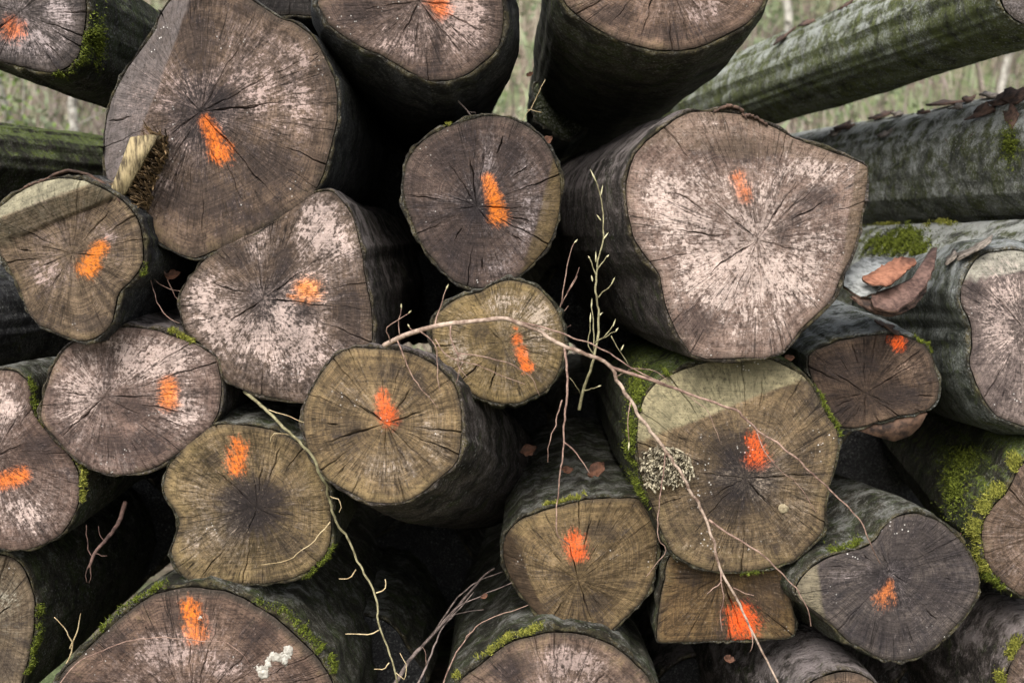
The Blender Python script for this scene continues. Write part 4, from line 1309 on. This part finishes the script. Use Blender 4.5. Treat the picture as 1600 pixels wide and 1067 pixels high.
M_TWIG = simple_mat('twig_bark', (104, 84, 72), (178, 158, 142), 60, sv=(1, 1, 1))
M_TWIGR = simple_mat('reddish_twig', (92, 70, 62), (158, 132, 118), 60)
M_TWIGG = simple_mat('green_twig', (92, 86, 62), (150, 144, 112), 60)
M_TWIGD = simple_mat('dead_twig', (58, 50, 46), (124, 110, 104), 60)
M_STICK = simple_mat('stick', (48, 36, 32), (96, 74, 66), 60)
M_STRAW = simple_mat('straw', (150, 130, 96), (206, 188, 150), 60)
M_BUD = simple_mat('bud', (140, 136, 100), (196, 190, 156), 80)


def branch(label, main, sides, buds=(), mat=None, smat=None, name='branch', cat='branch', group=None):
    p0 = at(*main[0][0])
    root = empty(name, tuple(p0), label, cat, group)
    tube('stem', main[0], main[1], main[2], mat, root, p0, 1)
    for i, (pts, a, b) in enumerate(sides):
        tube('side_twig', pts, a, b, smat or mat, root, p0, i + 2, 6)
    for p, q in buds:
        bud(p, q, M_BUD, root, p0)
    return root


Y0 = -.22
branch('long bent bare branch arching in front of the logs and drooping to the ground',
       ([(600, 540, -.1), (632, 524, -.17), (665, 514, Y0), (705, 506, Y0), (750, 501, Y0), (792, 499, Y0), (830, 512, Y0), (880, 540, Y0), (925, 557, Y0), (955, 574, Y0), (968, 602, Y0), (1000, 652, Y0), (1030, 690, Y0), (1060, 735, Y0), (1090, 785, -.2), (1112, 835, -.2), (1125, 890, -.2), (1148, 930, -.2), (1165, 965, -.2), (1182, 1000, -.2), (1205, 1045, -.2), (1225, 1085, -.2)], .0085, .0032),
       [([(955, 574, Y0), (1000, 588, -.23), (1040, 602, -.23), (1100, 625, -.22), (1150, 640, -.22), (1172, 662, -.21), (1195, 680, -.2), (1230, 705, -.2), (1265, 735, -.2), (1300, 768, -.2), (1325, 790, -.2), (1345, 815, -.2), (1360, 850, -.2), (1375, 880, -.15)], .0055, .0016),
        ([(815, 504, Y0), (850, 512, -.23), (890, 525, -.23), (930, 540, -.23), (965, 560, -.23), (1000, 582, -.23), (1040, 600, -.24)], .0032, .0016),
        ([(882, 540, Y0), (886, 590, -.23), (884, 640, -.23), (879, 700, -.23), (874, 750, -.23), (870, 800, -.23), (871, 835, -.23), (890, 850, -.2)], .0042, .0016),
        ([(880, 690, -.23), (898, 705, -.23), (910, 725, -.23), (922, 740, -.22)], .0028, .0012),
        ([(878, 625, -.23), (868, 660, -.23), (858, 690, -.23), (856, 722, -.22)], .0024, .001),
        ([(1108, 812, -.2), (1135, 832, -.2), (1180, 858, -.2), (1215, 890, -.2), (1245, 920, -.2), (1262, 950, -.2), (1267, 978, -.2)], .0038, .0014),
        ([(1126, 890, -.2), (1129, 925, -.21), (1127, 960, -.21), (1128, 985, -.21)], .0024, .001),
        ([(1128, 905, -.2), (1118, 918, -.21), (1105, 927, -.21)], .002, .001),
        ([(1146, 918, -.2), (1165, 925, -.21), (1178, 930, -.21)], .002, .001),
        ([(1172, 980, -.2), (1178, 1000, -.21), (1172, 1018, -.21)], .002, .001),
        ([(1040, 705, Y0), (1036, 745, -.22), (1030, 790, -.22), (1028, 840, -.22), (1040, 860, -.2), (1010, 900, -.2)], .0026, .001),
        ([(705, 506, Y0), (703, 530, -.23), (715, 550, -.23), (718, 575, -.23), (730, 590, -.22)], .003, .0012),
        ([(715, 552, -.23), (740, 556, -.23), (775, 562, -.23), (805, 572, -.23), (830, 590, -.23), (843, 618, -.22)], .0022, .0009),
        ([(680, 530, Y0), (700, 555, -.23), (740, 570, -.23), (780, 585, -.23), (820, 600, -.23)], .002, .0009),
        ([(655, 517, Y0), (672, 530, -.22), (683, 550, -.22), (684, 590, -.22), (688, 612, -.22)], .0022, .001),
        ([(620, 530, -.15), (635, 565, -.18), (650, 595, -.19), (668, 618, -.19), (685, 638, -.19)], .0026, .001),
        ([(610, 535, -.13), (605, 512, -.16), (618, 502, -.17), (638, 490, -.17)], .0022, .001),
        ([(625, 527, -.16), (624, 505, -.17), (627, 482, -.17)], .002, .001),
        ([(648, 518, -.19), (645, 515, -.2), (640, 512, -.2)], .002, .0014),
        ([(679, 512, Y0), (683, 490, -.2), (690, 470, -.2), (697, 452, -.2)], .0028, .0012),
        ([(715, 550, -.23), (722, 565, -.23), (712, 600, -.23)], .0016, .0008),
        ([(1180, 668, -.2), (1192, 700, -.21), (1215, 730, -.21), (1245, 755, -.2), (1275, 800, -.2)], .002, .0009),
        ([(1055, 605, -.23), (1090, 628, -.22), (1110, 650, -.22), (1125, 690, -.21)], .0016, .0008),
        ([(985, 628, Y0), (982, 660, -.23), (983, 690, -.23)], .0018, .0012),
        ([(960, 590, Y0), (990, 575, -.22), (1020, 578, -.22), (1045, 595, -.22)], .0014, .0008)],
       [((697, 452, -.2), (701, 444, -.2)), ((627, 482, -.17), (627, 474, -.17)), ((638, 490, -.17), (643, 485, -.17)), ((983, 690, -.23), (982, 704, -.23)), ((640, 512, -.2), (637, 506, -.2))], M_TWIG, M_TWIGR)

branch('upright young shoot with pale pointed buds beside the pale pink log',
       ([(905, 640, .0), (912, 605, -.02), (925, 570, -.05), (934, 530, -.06), (935, 490, -.06), (931, 450, -.06), (932, 420, -.06), (940, 385, -.06), (943, 350, -.06), (939, 310, -.06), (932, 285, -.06)], .0055, .0018),
       [([(931, 430, -.06), (926, 415, -.06), (922, 405, -.06)], .0022, .0014), ([(934, 420, -.06), (944, 405, -.06), (948, 400, -.06)], .0022, .0014), ([(935, 465, -.06), (945, 455, -.06), (955, 445, -.06)], .0024, .0014),
        ([(928, 545, -.06), (926, 510, -.07), (924, 480, -.07)], .0026, .0014), ([(930, 535, -.06), (945, 525, -.07), (958, 508, -.07)], .0024, .0014), ([(942, 528, -.07), (955, 522, -.07), (962, 518, -.07)], .002, .0012),
        ([(928, 555, -.05), (920, 535, -.06), (922, 500, -.07)], .0022, .0012), ([(912, 610, -.02), (925, 608, -.03), (934, 604, -.03)], .002, .0012), ([(908, 618, 0), (900, 600, -.03), (890, 590, -.03)], .0018, .001),
        ([(955, 525, -.07), (970, 548, -.07), (982, 570, -.07)], .0016, .001)],
       [((932, 285, -.06), (922, 264, -.06)), ((939, 305, -.06), (942, 289, -.06)), ((939, 345, -.06), (932, 335, -.06)), ((942, 375, -.06), (951, 363, -.06)), ((922, 405, -.06), (919, 400, -.06)), ((948, 402, -.06), (952, 398, -.06)), ((931, 410, -.06), (931, 392, -.06)),
        ((955, 445, -.06), (961, 433, -.06)), ((926, 440, -.06), (924, 430, -.06)), ((924, 482, -.07), (925, 466, -.07)), ((958, 510, -.07), (962, 498, -.07)), ((962, 518, -.07), (966, 512, -.07)), ((922, 505, -.07), (923, 488, -.07)), ((934, 604, -.03), (940, 602, -.03)), ((934, 495, -.06), (942, 488, -.06)), ((970, 548, -.07), (975, 538, -.07))], M_TWIGG, M_TWIGG)

branch('thin brown forked twig rising next to the young shoot',
       ([(865, 560, .1), (872, 500, .08), (880, 460, .06), (884, 430, .05), (891, 395, .05), (897, 380, .05)], .0034, .0014),
       [([(878, 475, .06), (890, 450, .05), (902, 432, .05)], .0022, .001), ([(886, 458, .05), (895, 440, .05), (905, 418, .05)], .002, .001), ([(872, 500, .08), (882, 485, .07), (888, 478, .06)], .002, .001), ([(869, 530, .09), (880, 515, .08), (892, 508, .07)], .0018, .001)],
       [((897, 380, .05), (903, 374, .05))], M_TWIGR, M_TWIGR)

branch('slender green twig hanging beside the ochre wavy log',
       ([(382, 612, .05), (410, 635, -.08), (440, 665, -.16), (470, 692, -.18), (492, 722, -.18), (505, 750, -.15), (515, 780, -.12), (522, 808, -.1), (545, 845, -.08), (560, 880, -.08), (578, 915, -.1), (588, 935, -.1), (592, 975, -.12), (605, 1010, -.14), (616, 1045, -.15), (625, 1085, -.15)], .0058, .0028),
       [([(556, 890, -.08), (548, 900, -.1), (530, 904, -.1)], .0022, .0014), ([(588, 926, -.1), (600, 920, -.11), (602, 905, -.11)], .0024, .0016), ([(592, 984, -.12), (575, 992, -.13), (540, 990, -.13)], .0024, .0014), ([(608, 1035, -.15), (600, 1043, -.15), (585, 1045, -.15)], .002, .0012),
        ([(618, 1050, -.15), (632, 1060, -.16), (636, 1045, -.16), (625, 1020, -.16)], .0016, .001), ([(515, 775, -.12), (528, 780, -.13), (534, 792, -.13), (530, 800, -.13)], .0018, .001),
        ([(420, 640, -.12), (450, 650, -.15), (475, 660, -.15)], .0016, .001), ([(516, 815, -.1), (490, 845, -.1), (455, 872, -.1), (408, 882, -.1)], .0018, .0009), ([(455, 680, -.17), (430, 675, -.18), (422, 690, -.18)], .0014, .0008)],
       [], M_TWIGG, M_STRAW)

branch('grey dead branch leaning up out of the dark gap',
       ([(608, 1085, .0), (640, 1030, .05), (670, 1000, .1), (700, 965, .15), (730, 930, .2), (755, 900, .25), (772, 888, .28)], .0085, .003),
       [([(680, 985, .12), (705, 945, .12), (735, 915, .15), (785, 893, .2)], .0035, .0015), ([(660, 1010, .08), (690, 975, .07), (720, 945, .08), (800, 910, .1)], .003, .0014), ([(675, 990, .1), (710, 960, .1), (755, 952, .1)], .0025, .0012)],
       [], M_TWIGD, M_TWIGD)
branch('thinner dead twig standing beside the grey dead branch',
       ([(645, 1085, 0), (665, 1040, .05), (690, 985, .1), (710, 960, .12), (740, 925, .15)], .0045, .0018),
       [([(690, 1080, 0), (700, 1045, .02), (725, 1000, .05), (760, 970, .05), (825, 945, .05)], .003, .0012), ([(666, 1040, .05), (664, 1020, .04), (660, 1010, .03)], .002, .001), ([(728, 998, .05), (732, 990, .04), (734, 985, .04)], .0022, .0012)],
       [], M_TWIGD, M_TWIGR)
branch('broken brown stick with a frayed end hanging below the pinkish oval log',
       ([(196, 785, .12), (184, 815, .05), (168, 840, -.02), (148, 865, -.06), (140, 885, -.07)], .0085, .005),
       [([(142, 878, -.07), (134, 895, -.07), (136, 910, -.07)], .003, .0008), ([(141, 880, -.07), (141, 900, -.07), (139, 910, -.07)], .003, .0008), ([(146, 872, -.06), (135, 850, -.06), (135, 820, -.06)], .0025, .001), ([(165, 848, -.03), (155, 835, -.03), (154, 822, -.03)], .002, .001), ([(150, 865, -.06), (160, 866, -.06), (167, 868, -.06)], .0018, .001)],
       [], M_STICK, M_STICK)
branch('pinkish fine twig lying across the big bottom log with fungus',
       ([(92, 1070, -.12), (120, 1035, -.12), (155, 1018, -.11), (200, 1003, -.1), (250, 995, -.1), (295, 1000, -.1), (345, 1002, -.1), (375, 1018, -.1), (390, 1037, -.09)], .0024, .001),
       [([(296, 1000, -.1), (306, 1018, -.1), (306, 1035, -.1)], .0016, .001), ([(155, 1018, -.11), (160, 1030, -.1), (150, 1035, -.1)], .0015, .001)],
       [], M_TWIGR, M_TWIGR)
branch('pale split stalk poking up beside the big bottom log',
       ([(98, 1050, -.02), (110, 1018, -.06), (112, 1002, -.08), (100, 980, -.1), (85, 964, -.1)], .004, .001),
       [([(110, 1012, -.06), (118, 990, -.08), (126, 958, -.09)], .004, .0008)], [], M_STRAW, M_STRAW)
branch('thin curved twigs caught between the ledged log and the broad rayed log',
       ([(228, 415, .1), (238, 450, .02), (250, 480, -.01), (265, 498, -.02), (280, 505, -.01)], .0022, .0012),
       [([(228, 420, .1), (245, 440, .05), (265, 452, .03), (285, 455, .03)], .0018, .001), ([(240, 395, .12), (255, 420, .1), (270, 455, .08), (283, 475, .08)], .0026, .0014)],
       [], M_TWIGR, M_TWIGR)
branch('short pale twig stub standing on top of the egg-shaped log',
       ([(716, 158, .12), (726, 170, .1), (738, 186, .09)], .003, .0022), [([(730, 176, .1), (741, 174, .1), (743, 178, .1)], .0016, .001)], [], M_TWIGD, M_TWIGD)
branch('straggly dry tendril hanging in the light gap of the top row',
       ([(852, 125, .3), (838, 148, .25), (830, 168, .22), (822, 178, .2), (818, 188, .18)], .0018, .001),
       [([(824, 172, .2), (835, 172, .2), (846, 176, .2)], .0016, .001)], [], M_STRAW, M_STRAW)

# ------------------------------------------------------------------ dry leaves
M_LEAF = simple_mat('dry_leaf', (48, 31, 23), (96, 64, 47), 60)


def leaf(label, px, size, seed, mat=M_LEAF):
    r = np.random.default_rng(seed)
    c = at(*px)
    ax = np.array([1, .2, r.uniform(-.6, .8)])
    ax /= np.linalg.norm(ax)
    nr = np.array([r.uniform(-.3, .3), -.8, .6])
    nr -= ax * (nr @ ax)
    nr /= np.linalg.norm(nr)
    sd2 = np.cross(nr, ax)
    m = 9
    V, Q = [], []
    for i in range(m):
        t = i / (m - 1)
        wd = math.sin(math.pi * min(t * .98 + .01, 1))**.8 * size * .36
        u = (t - .5) * size
        curl_ = .25 * size * (2 * t - 1)**2
        for j, v in enumerate((-1, -.5, 0, .5, 1)):
            V.append(ax * u + sd2 * v * wd + nr * (curl_ + abs(v) * wd * .5 + r.normal(0, size * .05)) + ax * r.normal(0, size * .03) + sd2 * r.normal(0, size * .03))
    V = np.array(V)
    I = np.arange(m * 5).reshape(m, 5)
    Q = np.stack([I[:-1, :-1], I[:-1, 1:], I[1:, 1:], I[1:, :-1]], -1).reshape(-1, 4)
    o = mesh_np('dry_leaf', V, Q, None, mat)
    o.location = c
    sm = o.modifiers.new('thickness', 'SOLIDIFY')
    sm.thickness = .0012
    o['label'], o['category'], o['group'] = label, 'leaf', 'dry leaves caught in the pile'


LEAVES = [('brown curled leaf on the dark log behind the small olive log', 826, 705, .30, .07), ('brown leaf lying above the bright moss of the wedge-shaped log', 932, 735, .22, .08),
          ('small brown leaf in the shadow under the bent branch', 885, 735, .3, .05), ('dry leaf caught among the dead twigs in the dark gap', 757, 932, .06, .03),
          ('rusty leaf under the ledge of the torn-splinter log', 270, 432, .1, .06), ('orange-brown leaf scrap in the light gap of the top row', 828, 118, .25, .03),
          ('tiny brown leaf tucked beside the thickly mossed log', 1494, 838, .03, .04), ('rust-coloured scrap below the half-round offcut', 1138, 1030, .0, .045),
          ('dull brown leaf below the twig stub near the egg-shaped log', 855, 222, .15, .05), ('orange-brown bark scrap wedged beside the dark brown wet log', 1232, 560, .02, .04)]
for i, (lab, x, y, Y_, s_) in enumerate(LEAVES):
    leaf(lab, (x, y, Y_), s_ * .75, 200 + i)

# ------------------------------------------------------------------ undergrowth and saplings on the hillside
def blades(name, label, cnt, hmin, hmax, wid, c1, c2, seed, ymin=7.5, ymax=34, lean=.5):
    r = np.random.default_rng(seed)
    y = ymin + (ymax - ymin) * r.random(cnt)**1.15
    x = (r.random(cnt) * 2 - 1) * (.46 * (y - CAMY) + 1.0)
    den = fbm(np.stack([x * .5 + seed, y * .5, x * 0], -1), 3)
    ok = den > r.uniform(.25, .62, cnt)
    x, y = x[ok], y[ok]
    k = len(x)
    z = ground_z(x, y)
    h = r.uniform(hmin, hmax, k)
    a = r.random(k) * 6.283
    ln = r.uniform(.1, 1, k) * lean * h
    dx, dy = np.cos(a) * ln, np.sin(a) * ln * .6
    w = wid * r.uniform(.5, 1.6, k)
    b = np.stack([x, y, z - .03], 1)
    m = b + np.stack([dx * .3, dy * .3, h * .6], 1)
    t = b + np.stack([dx, dy, h], 1)
    side = np.stack([w, w * 0, w * 0], 1)
    V = np.stack([b - side, b + side, m + side * .8, m - side * .8, t], 1).reshape(-1, 3)
    i = np.arange(k)[:, None] * 5
    v = np.repeat(r.random(k), 5)
    o = mesh_np(name, V, i + np.array([[0, 1, 2, 3]]), i + np.array([[3, 2, 4]]), rand_mat(name, c1, c2), None, {'rnd': np.stack([v] * 3, 1)}, smooth=False)
    o['kind'] = 'stuff'
    o['label'], o['category'] = label, 'undergrowth'


blades('dry_grass', 'dry straw-coloured grass and stalks on the blurred hillside behind the pile', 26000, .2, .65, .009, (98, 88, 74), (172, 162, 146), 3)
blades('green_grass', 'soft green grass on the blurred hillside behind the pile', 20000, .15, .5, .013, (82, 92, 66), (146, 156, 122), 11)
blades('bramble_stalks', 'grey-brown bramble stalks on the blurred hillside behind the pile', 9000, .6, 1.8, .010, (76, 66, 60), (146, 134, 126), 17, lean=1.7)

r = np.random.default_rng(77)
k = 30000
y = 8 + 24 * r.random(k)**1.1
x = (r.random(k) * 2 - 1) * (.46 * (y - CAMY) + 1)
den = fbm(np.stack([x * .8, y * .8, x * 0 + 4.], -1), 3)
ok = den > r.uniform(.42, .7, k)
x, y, den = x[ok], y[ok], den[ok]
z = ground_z(x, y) + r.random(len(x)) * (1.7 * np.clip((den - .38) * 4, .1, 1))
tuft_mesh('bramble_leaves', np.stack([x, y, z], 1), np.tile([0, -.3, .6], (len(x), 1)), rand_mat('bramble_leaves', (80, 92, 64), (160, 168, 138)), None, .13, .035, 9, .05)
ob_ = bpy.data.objects['bramble_leaves']
ob_['label'], ob_['category'] = 'pale green bramble leaves on the blurred hillside behind the pile', 'undergrowth'

M_TRUNK = simple_mat('sapling_bark', (104, 100, 92), (186, 182, 172), 14)
M_LEAFG = rand_mat('sapling_leaves', (70, 92, 40), (150, 172, 96))


def sapling(label, px, Y, h, rad, seed):
    r = np.random.default_rng(seed)
    x = (px - 800) / FPX * (Y - CAMY)
    z = float(ground_z(np.array([x]), np.array([Y]))[0]) - .05
    root = empty('sapling_tree', (x, Y, z), label, 'tree', 'saplings on the hillside')
    V, Q, T = [], [], []

    def limb(p, d, L_, r0, k, up):
        pts = [np.array(p, float)]
        d = np.array(d, float)
        for i in range(k):
            d = d + r.normal(0, .12, 3) + np.array([0, 0, up])
            d /= np.linalg.norm(d)
            pts.append(pts[-1] + d * L_ / k)
        pts = np.array(pts)
        off = sum(len(v) for v in V)
        th = np.arange(6) / 6 * 6.283
        tt = np.linspace(1, .25, k + 1)
        ring = np.concatenate([pts[i] + r0 * tt[i] * np.stack([np.cos(th), np.sin(th), th * 0], 1) for i in range(k + 1)])
        V.append(ring)
        I = np.arange((k + 1) * 6).reshape(k + 1, 6) + off
        J = np.roll(I, -1, 1)
        Q.append(np.stack([I[:-1], J[:-1], J[1:], I[1:]], -1).reshape(-1, 4))
        return pts
    tr = limb((0, 0, 0), (r.normal(0, .12), r.normal(0, .1), 1), h, rad, 10, .05)
    trunk_v, trunk_q = np.concatenate(V), np.concatenate(Q)
    mesh_np('trunk', trunk_v, trunk_q, None, M_TRUNK, root)
    V.clear()
    Q.clear()
    ends = []
    for i in range(16):
        k = r.integers(3, 11)
        a = r.random() * 6.283
        b = limb(tr[k], (math.cos(a), math.sin(a), .5), h * r.uniform(.12, .3), rad * .28, 5, .08)
        ends.append(b)
    mesh_np('crown', np.concatenate(V), np.concatenate(Q), None, M_TRUNK, root)
    P = np.concatenate(ends)
    P = np.repeat(P, 8, 0) + r.normal(0, .12, (len(P) * 8, 3))
    lf = tuft_mesh('leaves', P, np.tile([0, 0, .4], (len(P), 1)), M_LEAFG, root, .07, .02, seed, .05)


SAP = [('pale thin sapling in the gap above the green mossy log, first of three', 52, 12, 5, .06), ('pale leaning sapling in the gap above the green mossy log, middle of three', 112, 10.5, 5, .07), ('pale sapling close to the largest log, last of three', 146, 13, 6, .07),
       ('slim sapling seen just above the sloping green-grey log', 1238, 15, 7, .07), ('grey sapling on the hillside behind the flaking log', 1450, 17, 7, .09), ('crooked sapling between the sloping log and the flaking log', 1530, 14, 6, .06),
       ('leafy sapling in the light gap of the top row', 835, 20, 8, .06), ('leafy sapling behind the dark gap below the torn-splinter log', 575, 13, 5, .05)]
for i, (lab, px, Y_, h, rd) in enumerate(SAP):
    sapling(lab, px, Y_, h, rd, 300 + i)
